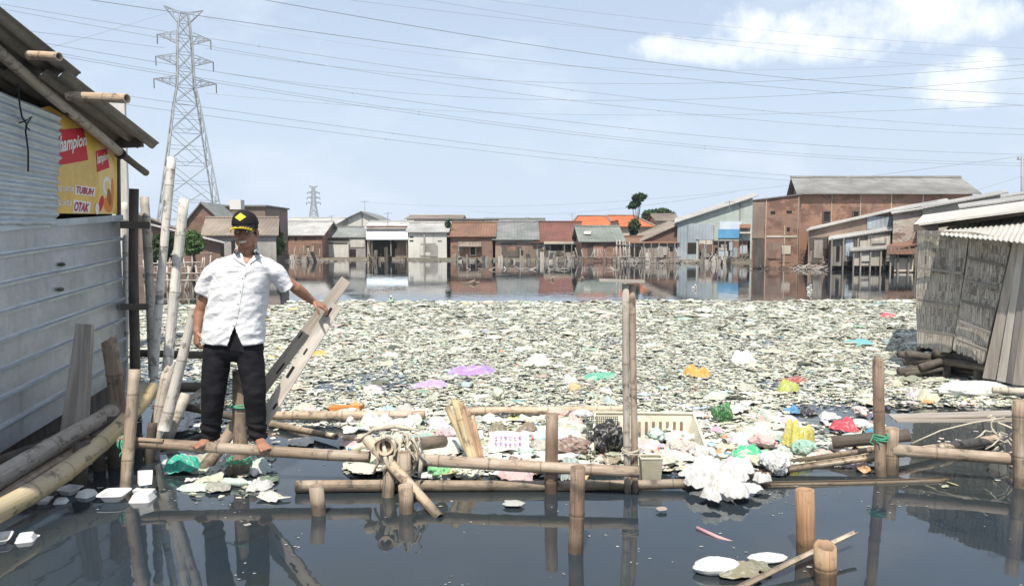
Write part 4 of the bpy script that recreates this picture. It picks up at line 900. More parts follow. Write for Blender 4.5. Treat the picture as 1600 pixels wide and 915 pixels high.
# ------------------------------------------------------------------ rails
r1=pole('front rail bamboo the man stands on',186,691,578,712,5.42,5.30,17,18,'bamboo_tan',node=.42)
tie(r1,P(192,691,5.42),(1,0,0),.05,'string_green')
pole('thin stick lying on the left end of the standing rail',188,684,256,689,5.40,5.38,8,7,'bamboo_tan',name='stick',cat='stick')
r1b=pole('middle front rail from the lashed joint to the tall double post',640,716,998,737,5.22,5.03,19,18,'bamboo_tan',node=.38)
r2=pole('long low floating rail in front of the litter',463,761,1076,755,5.14,5.20,20,15,'bamboo_pale',node=.38,seg=16)
r2b=pole('right low rail ending in a split point near the broken post',1192,756,1472,748,5.28,5.40,12,12,'bamboo_pale',node=.5,arc=4.0,jag=.2)
pole('submerged strip just under the right low rail',1196,760,1440,757,5.24,5.32,9,8,'bamboo_tan',arc=3.3)
for lb,x in (('white',735),):
    pass
pole('rear rail left part among the litter',418,650,664,648,7.1,7.12,14,16,'bamboo_pale',node=.5)
pole('rear rail right part among the litter',728,643,982,638,7.2,7.3,13,12,'bamboo_pale',node=.6)
pole('thin pale cane angled behind the man right leg',418,661,526,681,7.0,6.4,11,10,'bamboo_pale')
pole('thin cane floating below the rear rail left part',536,683,640,690,6.3,6.1,8,7,'bamboo_pale')
# right side rails
pole('thick bamboo rail running out to the right edge',1394,703,1680,722,5.55,5.2,19,20,'bamboo_tan',node=.5,seg=16)
pole('thinner bamboo rail crossing behind the right edge rail',1375,712,1562,684,5.75,6.4,13,15,'bamboo_pale',node=.5)
pole('wide split bamboo lying from white bags to the broken post',1144,746,1382,708,5.45,5.7,15,16,'bamboo_pale',arc=3.6,node=.5)
pole('thin rod above the split bamboo near the broken post',1225,722,1378,698,5.8,5.95,8,9,'bamboo_tan')
bamboo('hollow short bamboo poking out behind the broken post',P(1300,690,6.1),P(1422,680,5.9),.05,.05,'bamboo_dark')
m=MB(); m.beam(P(1392,651,6.2),P(1584,645,6.0),.16,.012); m.build('plank','plank_grey',label='upper flat thin plank reaching the right edge post',cat='plank')
m=MB(); m.beam(P(1400,657,6.1),P(1584,655,5.9),.10,.012); m.build('plank','plank_grey',label='lower flat thin plank under the other thin plank',cat='plank')
m=MB(); pts=[P(1425,692,5.9),P(1470,672,5.9),P(1520,660,5.9),P(1570,652,5.9)]; m.tube(pts,.006,5); m.build('string','rope_pale',smooth=True,label='pale string stretched to the knot of rope at right',cat='string')
m=MB()
for i in range(9):
    c=P(R.uniform(1555,1590),R.uniform(655,700),5.75); l=[c]; 
    for j in range(7): l.append(l[-1]+Vector((R.uniform(-.06,.05),R.uniform(-.02,.02),R.uniform(-.06,.04))))
    m.tube(l,.006,5)
m.tube([P(1560,660,5.75),P(1590,672,5.75),P(1595,700,5.75),P(1580,715,5.7)],.009,6); m.build('rope_knot','rope_pale',smooth=True,label='tangled pale rope hanging on the right rails',cat='rope')
# ------------------------------------------------------------------ posts in the water
def post(label,x,ytop,ybase,w,mat='bamboo_tan',w1=None,xt=None,deep=.35,**k):
    b=W(x,ybase,0); Y=b.y; t=P(xt if xt else x,ytop,Y); d=(t-b); 
    return bamboo(label,b-d.normalized()*deep,t,w/2/F*Y,(w1 or w)/2/F*Y,mat,name='post',cat='post',**k)
post('short bamboo stump before the left end of the low rail',498,758,802,23,'bamboo_tan',xt=494)
post('grey stump with round top below the lashed joint',635,758,800,22,'bamboo_tan',w1=24,xt=633)
post('post standing behind the lashed joint of the rails',636,706,775,20,'bamboo_tan',xt=632)
p4=post('square topped post left of the black bag',862,646,768,23,'bamboo_brown',w1=19,xt=864,node=.6)
p5=post('free standing bamboo stump in front of the low rail',898,729,862,25,'bamboo_brown',w1=24,xt=902,node=.34,seg=18)
# the tall double post
t=thing('tall_double_post','tallest double bamboo post standing behind the front rails','post',W(986,768))
b=W(986,768,0); Y=b.y
for dx,w in ((-5.2,11.5),(5.4,11)):
    bam_mb(P(986+dx,800,Y),P(983+dx,443,Y+(.02 if dx>0 else 0)),w/2/F*Y,w/2/F*Y,node=.5,wob=.004,mb=None).build('bamboo_pole','bamboo_grey' if dx<0 else 'bamboo_tan',t,smooth=True)
m=MB(); m.beam(P(936,437.5,Y-.03),P(1007,439.5,Y-.03),.035,.018); m.build('crosspiece','wood_pale',t)
tie(t,P(986,704,Y),(0,0,1),.056,'rope_pale',3)
# right broken post
b=W(1374,742,0); Y=b.y
t=thing('broken_post','broken bamboo post with split spike beside the right rails','post',b)
bam_mb(P(1378,800,Y),P(1373,572,Y),8.5/F*Y,8.5/F*Y,node=.5,jag=.14).build('bamboo_pole','bamboo_brown',t,smooth=True)
bam_mb(P(1391,790,Y+.05),P(1391,668,Y+.05),11.5/F*Y,11.5/F*Y,node=.7,hollow=True).build('stump','bamboo_tan',t,smooth=True)
tie(t,P(1376,684,Y),(0,0,1),.05,'string_green',4)
post('thick orange brown stump at the lower right',1258,764,862,30,'bamboo_orange',w1=29,xt=1257,deep=.5,seg=20,node=.45)
a=P(1288,852,3.75); b=P(1290,1010,3.75)
bamboo('nearest orange bamboo stump at the bottom right edge of the water',b,a,.056,.054,'bamboo_orange',name='post',cat='post',jag=.02,seg=20,node=.6)
bamboo('pale slat lying across the orange stumps at lower right',W(1130,930,.01),P(1339,830,4.15),.022,.014,'bamboo_pale',name='slat',cat='slat',arc=3.2)
post('upright post at the right edge behind the rope',1594,625,760,20,'bamboo_tan',w1=20,deep=.3)
post('post behind the man legs under the rail',377,578,741,26,'bamboo_tan',w1=22,xt=373,node=.5)
tp=[o for o in C.objects if o.get('label')=='post behind the man legs under the rail'][0]; b=W(377,741,0); tie(tp,P(375,632,b.y),(0,0,1),.062,'string_green',2,1); tie(tp,P(376,718,b.y),(0,0,1),.066,'string_green',3,4)
bamboo('slanting bamboo brace under the man feet',W(290,770,-.12),P(392,628,6.2),.055,.04,'bamboo_tan',name='brace',cat='brace')
bamboo('thin pale cane beside the slanting brace',W(330,765,-.05),P(392,640,6.3),.018,.015,'bamboo_white',name='cane',cat='cane')
# dark mess of rails behind the legs at left
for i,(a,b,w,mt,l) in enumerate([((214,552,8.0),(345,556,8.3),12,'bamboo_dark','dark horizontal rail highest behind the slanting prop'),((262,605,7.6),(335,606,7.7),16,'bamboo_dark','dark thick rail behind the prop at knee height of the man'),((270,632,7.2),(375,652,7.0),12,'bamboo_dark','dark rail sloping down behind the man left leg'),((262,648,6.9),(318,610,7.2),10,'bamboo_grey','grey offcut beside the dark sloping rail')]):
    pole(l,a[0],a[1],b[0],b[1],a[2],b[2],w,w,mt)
# planks under the man's right hand
def plank(label,x0,y0,Y0,x1,y1,Y1,w,th,mat,slots=()):
    a=P(x0,y0,Y0); b=P(x1,y1,Y1); d=(b-a).normalized(); side=d.cross(Vector((0,1,0))).normalized(); n=side.cross(d); wm=w/F*(Y0+Y1)/2
    t=thing('plank',label,'plank',a); m=MB(); K=14
    for k in range(K):
        p=a.lerp(b,k/K); q=a.lerp(b,(k+1)/K)
    m.beam(a,b,wm,th,up=tuple(n)); m.build('board',mat,t)
    for s,off,l,ww in slots:
        c=a.lerp(b,s)+side*(off*wm); c=c+n*(-(th/2+.002) if n.y>0 else (th/2+.002)); k=MB(); k.beam(c-d*l/2,c+d*l/2,ww,.004,up=tuple(n)); k.build('slot','dark_inside',t)
    return t
plank('grey weathered plank leaning where the man rests his hand',360,672,5.74,541,437,5.86,17,.03,'plank_grey',[(.42,-.2,.10,.012),(.62,.2,.05,.01)])
plank('whitish plank with dark slots leaning below the grey plank',402,672,5.58,526,476,5.74,19,.03,'plank_white',[(.93,.2,.075,.018),(.45,.25,.095,.020),(.62,.1,.05,.012),(.2,-.2,.05,.014),(.05,.1,.08,.016)])
# lashed joint cluster
t=thing('lashed_joint','lashed joint of short bamboo ends and rag strips on the front rail','bamboo joint',P(620,712,5.2))
Yj=5.2
bam_mb(P(601,699,Yj-.12),P(606,694,Yj+.35),.058,.055,node=.5,seg=18).build('hollow_end','bamboo_pale',t,smooth=True)
bam_mb(P(640,775,Yj-.15),P(636,772,Yj+.2),.055,.05,node=.5,seg=18).build('hollow_end','bamboo_dark',t,smooth=True)
bam_mb(P(574,688,Yj+.12),W(687,808,0)+Vector((0,0,0)),.042,.030,node=.4).build('cross_pole','bamboo_pale',t,smooth=True)
bam_mb(P(640,695,Yj+.1),P(694,688,Yj+.35),.05,.045,node=.5).build('cross_pole','bamboo_tan',t,smooth=True)
bam_mb(W(603,800,-.1),P(612,690,Yj+.02),.045,.045,node=.5).build('cross_pole','bamboo_tan',t,smooth=True)
m=MB()
for i in range(16):
    x=R.uniform(596,650); l=[P(x,R.uniform(672,690),Yj-.05+R.uniform(-.05,.05))]
    for j in range(6): l.append(l[-1]+Vector((R.uniform(-.03,.035),R.uniform(-.03,.02),R.uniform(-.065,-.005))))
    m.tube(l,[R.uniform(.008,.02) for _ in l],6,flat=.35)
m.build('rag_strips','rope_pale',t,smooth=True)
m=MB(); l=[P(560,690,5.5),P(585,670,5.45),P(620,665,5.4),P(655,672,5.3)]; m.tube(l,[.02,.035,.03,.015],8,flat=.5); l=[P(652,690,5.2),P(660,712,5.12),P(655,745,5.1)]; m.tube(l,[.015,.022,.012],7,flat=.4); m.build('rag','rope_pale',t,smooth=True)
# splayed split bamboo
t=thing('split_bamboo','orange brown split bamboo spread upright in the litter','split bamboo',P(735,712,5.7))
for i,(x0,x1,y0) in enumerate([(736,700,632),(738,712,624),(741,718,630),(745,727,642),(750,736,655)]):
    bam_mb(P(x0,716,5.7+.02*i),P(x1,y0,5.85),.03,.035,arc=2.4,node=.5,jag=.05).build('slat','bamboo_orange' if i>1 else 'bamboo_yellow',t,smooth=True)
# ------------------------------------------------------------------ bamboo shed at right
sh=thing('bamboo_shed','grey woven bamboo shed with pale roof on short stilts at right','shed',(6.0,9.6,0))
A=P(1434,470,9.8); B=P(1660,470,7.95)   # wall line
du=Vector((B.x-A.x,B.y-A.y,0)).normalized(); nrm=Vector((du.y,-du.x,0)); 
if nrm.y>0: nrm=-nrm
def Rp(px,py,off=0):
    o=A+nrm*off; d=ray(px,py); t=(o-Vector((0,0,H))).dot(nrm)/d.dot(nrm); return Vector((0,0,H))+d*t
def panel(pts,mat,name,off,par,th=.02,nx=10,ny=14,warp=.03,jag=0):
    TL,TR,BR,BL=[Rp(x,y,off) for x,y in pts]; m=MB(); vs=[]
    for j in range(ny+1):
        for i in range(nx+1):
            u_,v_=i/nx,j/ny; p=TL.lerp(TR,u_).lerp(BL.lerp(BR,u_),v_)
            p=p+nrm*(warp*mn.noise(Vector((u_*2,v_*2.5,off*30)))+warp*.6*v_)
            if j==ny: p=p+Vector((0,0,jag*mn.noise(Vector((i*3.3,1,off*9)))))
            vs.append(p)
    w=nx+1; k=len(vs); vs+=[p-nrm*th for p in vs]
    f=[(j*w+i,j*w+i+1,(j+1)*w+i+1,(j+1)*w+i) for j in range(ny) for i in range(nx)]; f+= [tuple(k+q for q in reversed(t)) for t in f]
    f+=[(ny*w+i,k+ny*w+i,k+ny*w+i+1,ny*w+i+1) for i in range(nx)]+[(i+1,k+i+1,k+i,i) for i in range(nx)]+[(j*w,k+j*w,k+(j+1)*w,(j+1)*w) for j in range(ny)]+[((j+1)*w+nx,k+(j+1)*w+nx,k+j*w+nx,j*w+nx) for j in range(ny)]
    m.add(vs,f); return m.build(name,mat,par)
p1=panel([(1433,360),(1516,362),(1488,552),(1434,540)],'bamboo_weave','woven_panel',0,sh,nx=22,jag=.07)
p2=panel([(1516,362),(1580,372),(1537,566),(1490,546)],'bamboo_weave','woven_panel',.05,sh,nx=18,jag=.05)
def band(par,x0,y0,x1,y1,off): m=MB(); m.beam(Rp(x0,y0,off),Rp(x1,y1,off),.02,.03); return m.build('batten','wood_grey',par)
for y0,y1 in ((418,427),(468,478),(516,524),(366,370)): band(p1,1434,y0,1513-(y1-370)*.14,y1,.05+.0002*(y0-360))
for k,(y0,y1) in enumerate(((402,414),(436,450),(470,482),(502,520),(530,548))): band(p2,1515-(y0-370)*.12,y0,1574-(y1-370)*.18,y1,.10)
for i,(x0,x1,xb0,xb1,yb) in enumerate([(1583,1594,1535,1553,590),(1593,1603,1557,1570,594),(1602,1616,1573,1588,598),(1612,1632,1582,1604,600),(1630,1650,1606,1624,606)]):
    TL,TR,BR,BL=Rp(x0,375,.1+.01*i),Rp(x1,378,.1+.01*i),Rp(xb1,yb+3,.16+.01*i),Rp(xb0,yb,.16+.01*i); m=MB(); m.slab([TL,TR,BR,BL],tuple(nrm),.025); m.build('board',['plank_grey','wood_pale','wood_grey'][i%3],sh)
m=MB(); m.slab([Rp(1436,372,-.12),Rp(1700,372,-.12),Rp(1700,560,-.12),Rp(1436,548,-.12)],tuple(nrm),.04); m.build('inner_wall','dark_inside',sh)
# left end wall going back
e0=Rp(1434,370,-.02); m=MB(); back=Vector((2.2,3.2,0)); q0=Rp(1434,545,-.02); m.slab([e0,e0+back,Vector((q0.x,q0.y,q0.z))+back,q0],(-1,.3,0),.03); m.build('end_wall','bamboo_weave',sh)
for x in (1438,1480,1530,1575): a=Rp(x,545,-.1); m=MB(); m.tube([(a.x,a.y,-.3),(a.x,a.y,a.z+.2)],.05,8); m.build('stilt','wood_dark',sh,smooth=True)
for dy in (0,.25): m=MB(); m.tube([Rp(1430,556+dy*40,-.05-dy),Rp(1640,590+dy*40,-.05-dy)],.05,8); m.build('floor_beam','wood_dark',sh,smooth=True)
# roofs: corrugated lower course and two flat pale courses behind
def rquad(e0,e1,t1,t0,th,mat,name,corr=0,n=1):
    m=MB()
    if not corr: m.slab([e0,e1,t1,t0],(0,0,1),th); return m.build(name,mat,sh)
    nx=n; vs=[]; ny=6
    for j in range(ny+1):
        for i in range(nx+1):
            u_=i/nx; p=e0.lerp(e1,u_).lerp(t0.lerp(t1,u_),j/ny); vs.append(p+Vector((0,0,corr*math.sin(u_*(e1-e0).length*2*math.pi/.065))))
    w=nx+1; k=len(vs); vs+=[p-Vector((0,0,th)) for p in vs]; f=[(j*w+i,j*w+i+1,(j+1)*w+i+1,(j+1)*w+i) for j in range(ny) for i in range(nx)]; f+=[tuple(k+q for q in reversed(t)) for t in f]
    f+=[(i,k+i,k+i+1,i+1) for i in range(nx)]+[((j+1)*w,k+(j+1)*w,k+j*w,j*w) for j in range(ny)]
    m.add(vs,f); return m.build(name,mat,sh,smooth=True)
e0=Rp(1468,366,.35); e1=Rp(1680,386,.35); rquad(e0,e1,P(1700,318,10.6),P(1484,352,12.0),.012,'roof_pale','roof_sheet',.008,420)
e0=P(1428,350,10.6); e1=P(1720,311,9.2); rquad(e0,e1,P(1740,294,11.8),P(1442,336,13.4),.03,'roof_pale','roof_sheet')
m=MB(); m.beam(P(1428,353,10.6)-Vector((0,0,.03)),P(1466,351,10.5)-Vector((0,0,.03)),.05,.1); m.beam(P(1462,353,10.7),P(1700,318,9.4),.04,.06); m.build('fascia','wood_dark',sh)
m=MB()
for i in range(26):
    x=R.uniform(1434,1556); y=R.uniform(552,592); c=P(x,y,9.7+R.uniform(-.3,.4)); c.z=max(.02,c.z); a=R.uniform(-.5,.5); L=R.uniform(.15,.4); v_=Vector((math.cos(a)*L,math.sin(a)*L*.4,R.uniform(-.08,.08))); m.tube([c-v_,c+v_],R.uniform(.03,.055),8)
m.build('dark_scraps','wood_dark',smooth=True,label='dark scrap wood jammed under the bamboo shed',cat='debris',kind='stuff')
# ------------------------------------------------------------------ the man
YM=5.42
def M(px,py,dy=0): return P(px,py,YM+dy)
def remeshed(mb,vox,it,name,mat,parent,fac=.5,disp=None,cutf=None,**k):
    me=bpy.data.meshes.new('tmp'); me.from_pydata([tuple(p) for p in mb.v],[],mb.f); o=bpy.data.objects.new('tmp',me); C.objects.link(o)
    r=o.modifiers.new('r','REMESH'); r.mode='VOXEL'; r.voxel_size=vox; r.adaptivity=0
    s=o.modifiers.new('s','SMOOTH'); s.iterations=it; s.factor=fac
    bpy.context.view_layer.update(); ev=o.evaluated_get(bpy.context.evaluated_depsgraph_get()); m2=bpy.data.meshes.new_from_object(ev)
    V=[v.co.copy() for v in m2.vertices]; Nn=[v.normal.copy() for v in m2.vertices]; Fc=[tuple(p.vertices) for p in m2.polygons]; bpy.data.objects.remove(o)
    if disp: V=[p+n*disp(p,n) for p,n in zip(V,Nn)]
    if cutf: Fc=[f for f in Fc if not cutf(sum((V[i] for i in f),Vector())/len(f))]
    q=MB(); q.v=V; q.f=Fc; return q.build(name,mat,parent,smooth=True,autouv=False,**k)
man_loc=M(366,692); man_loc.z=.245
man=thing('person','barefoot person in white shirt, black trousers and cap standing on the bamboo rail','person',man_loc)
B_=MB()
def cap(mb,pts,rs,seg=14,flat=1.0):
    """tapered chain with ball joints"""
    pts=[Vector(p) for p in pts]
    P2=[];R2=[]
    for i in range(len(pts)-1):
        for k in range(4): t=k/4; P2.append(pts[i].lerp(pts[i+1],t)); R2.append(rs[i]*(1-t)+rs[i+1]*t)
    P2.append(pts[-1]); R2.append(rs[-1]); mb.tube(P2,R2,seg,flat=flat)
    mb.ball(pts[0],rs[0],seg,8); mb.ball(pts[-1],rs[-1],seg,8)
    for p,r in zip(pts[1:-1],rs[1:-1]): mb.ball(p,r,seg,8)
def rings(lst,cx_dy=0,n=28,sq=2.3):
    out=[]
    for (py,cx,hw,dp,dy) in lst:
        c=M(cx,py,dy); r=hw*YM/F*.995; L=[]
        for j in range(n):
            t=2*math.pi*j/n; ct,st=math.cos(t),math.sin(t); e=2/sq
            L.append(c+Vector((r*abs(ct)**e*(1 if ct>0 else -1),dp*abs(st)**e*(1 if st>0 else -1),0)))
        out.append(L)
    return out
# torso core, neck
B_.loft(rings([(545,366,42,.10,0),(500,368,42,.11,0),(450,376,42,.11,0),(418,381,38,.09,0),(408,382,26,.075,0),(399,383,17,.065,0.01)]))
hc=M(384,363,-.0); hc.z+=.0
yaw=math.radians(2); tilt=math.radians(4)
RH=Matrix.Rotation(yaw,3,'Z')@Matrix.Rotation(math.radians(3),3,'X')@Matrix.Rotation(math.radians(-3),3,'Y')
def h(x,y,z): return hc+RH@Vector((x,y,z))     # head frame: -y is forward
cap(B_,[M(384,402,.02),h(0,.025,-.06)],[.062,.057])
B_.ball(h(0,.012,.045),(.076,.094,.085),20,14,RH); B_.ball(h(0,-.02,-.03),(.063,.072,.085),20,14,RH)
B_.ball(h(0,-.045,-.082),(.040,.042,.032),16,10,RH); B_.ball(h(-.05,.0,-.055),(.025,.045,.045),12,8,RH); B_.ball(h(.05,.0,-.055),(.025,.045,.045),12,8,RH)
for s in (-1,1):
    B_.ball(h(s*.036,-.072,-.022),(.022,.02,.020),12,8,RH); B_.ball(h(s*.078,.012,-.012),(.010,.020,.033),12,8,RH)
    B_.ball(h(s*.030,-.083,.028),(.027,.012,.010),12,8,RH)
B_.loft([[h(x*w,yv,z) for x,yv in ((-1,-.070),(-.5,yf),(0,yf-.006),(.5,yf),(1,-.070))] for z,w,yf in ((.022,.008,-.088),(-.005,.011,-.100),(-.022,.018,-.110),(-.032,.019,-.100),(-.036,.012,-.085))])
B_.ball(h(0,-.083,-.050),(.030,.012,.008),14,8,RH); B_.ball(h(0,-.082,-.072),(.024,.013,.008),14,8,RH)
# arms
shL,elL,wrL=M(333,421,.0),M(313,486,.03),M(308,517,-.03)
cap(B_,[shL+Vector((0,0,-.02)),elL],[.044,.041]); cap(B_,[elL,wrL],[.043,.027])
shR,elR,wrR=M(425,418,.0),M(462,449,.10),M(488,470,.22)
cap(B_,[shR+Vector((0,0,-.02)),elR],[.042,.040]); cap(B_,[elR,elR.lerp(wrR,.4),wrR],[.043,.040,.026])
def hand(wr,fdir,pn,side,curl,sc=1.0,spread=.14,tdir=None):
    """palm from wrist along fdir, palm normal pn (palm side), side = thumb side unit vector"""
    f=Vector(fdir).normalized(); n=Vector(pn).normalized(); s=Vector(side).normalized(); n=(n-f*n.dot(f)).normalized(); s=(s-f*s.dot(f)); s=(s-n*s.dot(n)).normalized()
    T=.092*sc
    rs=[]
    for t,w,th in ((-.02,.026,.020),(.02,.031,.019),(.055,.040,.016),(.085,.041,.014),(.098,.036,.010)):
        c=wr+f*t*sc; rs.append([c+s*(w*sc*math.cos(a))+n*(th*sc*math.sin(a)) for a in [2*math.pi*i/16 for i in range(16)]])
    B_.loft(rs)
    for i,(o,L) in enumerate(((.030,.070),(.010,.080),(-.011,.073),(-.031,.058))):
        p=wr+f*(.088*sc-abs(o)*.15)+s*(o*sc); d=(f+s*(o*spread/.03*.3)).normalized(); pts=[p-d*.02]; rr=[.0095*sc]; ang=0
        for j,(l,c) in enumerate(((.45,curl[0]),(.31,curl[1]),(.24,curl[2]))):
            ang+=c*(1+.05*i); dd=(d*math.cos(ang)+n*math.sin(ang)).normalized(); p=p+dd*L*l*sc if j else p+dd*L*l*sc; pts.append(p); rr.append((.0088,.0080,.0068)[j]*sc)
        cap(B_,pts,rr,10)
    td=Vector(tdir).normalized() if tdir else (s*.75+f*.6+n*.35).normalized(); p0=wr+f*.022*sc+s*.026*sc
    cap(B_,[p0,p0+td*.036*sc,p0+td*.036*sc+(td*.7+f*.5+n*.3).normalized()*.028*sc,p0+td*.036*sc+(td*.6+f*.6+n*.5).normalized()*.052*sc],[.0135*sc,.0115*sc,.0095*sc,.008*sc],10)
# left-of-picture hand: hangs and closes loosely round the prop pole top
hand(wrL,(-.05,-.12,-1),(.7,.7,.1),(.5,-.9,0),(.55,.9,.6))
# right-of-picture hand: draped over the grey plank
hand(wrR,(.75,.25,-.42),(-.1,.3,-1),(-.5,-.75,.35),(.25,.55,.55))
# feet
def foot(heel,toe,tops):
    heel=Vector(heel); toe=Vector(toe); f=(toe-heel).normalized(); s=Vector((f.y,-f.x,0)).normalized(); z=Vector((0,0,1)); L=(toe-heel).length; rs=[]
    for t,w,h_ in ((-.03,.018,.025),(.05,.032,.060),(.25,.033,.075),(.45,.036,.058),(.62,.042,.042),(.78,.046,.030),(.9,.043,.022)):
        c=heel+f*L*t; rs.append([c+s*(w*math.cos(a))+z*(h_/2+h_/2*math.sin(a)) for a in [2*math.pi*i/16 for i in range(16)]])
    B_.loft(rs)
    for i in range(5):
        o=(-.034+.0165*i)*tops; L2=[.045,.040,.036,.031,.027][i]; r=[.0125,.009,.0085,.008,.0075][i]
        p=heel+f*L*(.86-.012*i)+s*o+z*.012; cap(B_,[p,p+f*L2*.6+z*.003,p+f*L2-z*.001],[r,r,r*.85],10)
railz=.0
hl=W(333,690,.262); tl=W(305,700,.262)
foot((M(333,686,.04).x,YM+.07,.262),(M(305,693,-.1).x,YM-.10,.255),1)
foot((M(403,690,.05).x,YM+.04,.255),(M(418,703,-.12).x,YM-.15,.248),-1)
ankL=Vector((M(331,676,.06).x,YM+.055,.335)); ankR=Vector((M(404,680,.04).x,YM+.025,.33))
kneL=M(332,612,-.035); kneR=M(396,612,-.035); hipL=M(344,550,.0); hipR=M(389,550,.0)
cap(B_,[hipL,kneL,ankL],[.08,.055,.038]); cap(B_,[hipR,kneR,ankR],[.08,.055,.038])
B_.ball(ankL-Vector((0,-.0,.03)),(.036,.042,.045),14,10); B_.ball(ankR-Vector((0,0,.03)),(.036,.042,.045),14,10)
body=remeshed(B_,.0042,3,'body','skin',man)
# face details
for s in (-1,1):
    m=MB(); m.ball(h(s*.030,-.086,.010),(.0135,.007,.0075),12,8,RH); e=m.build('eye','eye_white',body,smooth=True)
    m=MB(); m.ball(h(s*.030-.002,-.0925,.010),(.0055,.003,.0055),10,6,RH); m.build('iris','eye_dark',e,smooth=True)
    m=MB(); m.tube([h(s*.012,-.097,.029),h(s*.030,-.099,.034),h(s*.050,-.084,.028)],[.004,.005,.003],6); m.build('eyebrow','hair_black',body,smooth=True)
m=MB(); m.tube([h(-.027,-.088,-.058),h(-.012,-.098,-.062),h(.012,-.098,-.062),h(.027,-.088,-.058)],[.003,.0065,.0065,.003],8); m.build('teeth','teeth',body,smooth=True)
m=MB(); m.ball(h(0,.022,.045),(.0805,.092,.086),24,16,RH); m.ball(h(0,.045,.0),(.074,.066,.06),20,12,RH)
remeshed(m,.005,2,'hair','hair_black',man,disp=lambda p,n:.003*mn.noise(p*60))
# cap
t_=bpy.data.objects.new('cap',None)
m=MB(); vs=[]; nr,ns=14,32
def domep(a,b): # b 0..1 from rim to top
    ph=b*math.pi/2; rx,ry=.090,.108; k=math.cos(ph)**.75; z=.052+.098*math.sin(ph)**1.0; fr=max(0,-math.sin(a))
    return h(rx*k*math.cos(a),.006+ry*k*math.sin(a),z+(.012*fr*math.sin(ph*1.4) if b<1 else 0))
for i in range(nr): vs+=[domep(2*math.pi*j/ns,i/nr) for j in range(ns)]
vs.append(domep(0,1)); fs=[(i*ns+j,i*ns+(j+1)%ns,(i+1)*ns+(j+1)%ns,(i+1)*ns+j) for i in range(nr-1) for j in range(ns)]+[((nr-1)*ns+j,(nr-1)*ns+(j+1)%ns,nr*ns) for j in range(ns)]
fs.append(tuple(reversed(range(ns)))); m.add(vs,fs)
capo=m.build('cap','cap_black',man,smooth=True,autouv=False)
def brimp(u,v,dz=0):   # u -1..1 across, v 0..1 outwards
    a=-math.pi/2+u*1.12; x=.088*math.cos(a); y=.006+.106*math.sin(a); ln=.078*(1-.55*u*u)*v
    return h(x*(1-.0*v),y-ln,.056-.020*v-.026*u*u*(.4+.8*v)+dz)
m=MB(); vs=[]; 
for dz in (0,-.004):
    for j in range(7): vs+=[brimp(-1+2*i/16,j/6,dz) for i in range(17)]
f=[(j*17+i,j*17+i+1,(j+1)*17+i+1,(j+1)*17+i) for j in range(6) for i in range(16)]; k=119; f+= [tuple(k+q for q in reversed(t)) for t in f]; f+=[(6*17+i,6*17+i+1,k+6*17+i+1,k+6*17+i) for i in range(16)]
m.add(vs,f); br=m.build('brim','cap_black',capo,smooth=True,autouv=False)
m=MB()
for s in (-1,1):
    for i in range(5):
        u0=s*(.12+.16*i); p=brimp(u0,.72+.08*(i%2),.004); q=brimp(u0+s*.12,.93-.12*(i%2),.005); m.ball((p+q)/2,((q-p).length*.62,.009,.003),8,5,Matrix.Rotation(math.atan2((q-p).y,(q-p).x),3,'Z'))
m.tube([brimp(-.95+1.9*i/16,.99,.001) for i in range(17)],.0036,6)
m.build('gold_leaves','cap_yellow',br,smooth=True,autouv=False)
# diamond badge on the front
m=MB(); dg=[(-.036,.105),(0,.132),(.038,.104),(0,.078)]; K=[]
def onfront(x,z,off):
    # front surface of the dome at local x,z
    b=min(.98,math.asin(min(.99,max(.01,(z-.052)/.104)))/(math.pi/2)); k=math.cos(b*math.pi/2)**.75; ca=max(-.95,min(.95,x/(.090*k+1e-6))); a=-math.acos(ca); q=domep(a,b); d=(q-h(0,.006,.06)).normalized(); return q+d*off
N_=8; vs=[];
for i in range(N_+1):
    for j in range(N_+1):
        u_,v_=i/N_,j/N_; x=(u_-v_)*.038; z=.079+(u_+v_)*.5*.050; vs.append(onfront(x,z,.003))
m.add(vs,[(i*(N_+1)+j,(i+1)*(N_+1)+j,(i+1)*(N_+1)+j+1,i*(N_+1)+j+1) for i in range(N_) for j in range(N_)]); m.build('badge','cap_yellow',capo,smooth=True,autouv=False)
# trousers
m=MB(); m.loft(rings([(500,368,40,.105,0),(530,366,44,.118,0),(546,365,47.5,.120,0),(556,365,40,.100,0),(564,365,22,.06,0)],sq=2.4))
def leg(mb,pts,n=20):
    rs=[]
    for (p,rx,ry) in pts: rs.append([p+Vector((rx*math.cos(2*math.pi*i/n),ry*math.sin(2*math.pi*i/n),0)) for i in range(n)])
    mb.loft(rs)
k=YM/F
leg(m,[(M(341,547,0),22*k,.108),(M(337.5,575,-.01),21.5*k,.098),(M(333.5,612,-.03),18.5*k,.082),(M(331,650,.0),16*k,.072),(Vector((M(328.5,684,.05).x,YM+.045,.292)),15.5*k,.070)])
leg(m,[(M(389,547,0),21*k,.108),(M(393.5,575,-.01),20*k,.098),(M(397,612,-.03),17.5*k,.082),(M(400.5,650,.0),15.5*k,.072),(Vector((M(403,688,.03).x,YM+.02,.285)),15*k,.070)])
def dt(p,n):
    z=p.z; a=mn.noise(Vector((p.x*7,p.y*7,z*11)))*.007; b=mn.noise(Vector((p.x*16,p.y*16,z*26+5)))*.003
    return (a+b)*(1.0 if z<.95 else .3)+(.006*math.sin(z*95+p.x*30) if z<.42 else 0)
remeshed(m,.0065,16,'trousers','trouser_black',man,disp=dt)
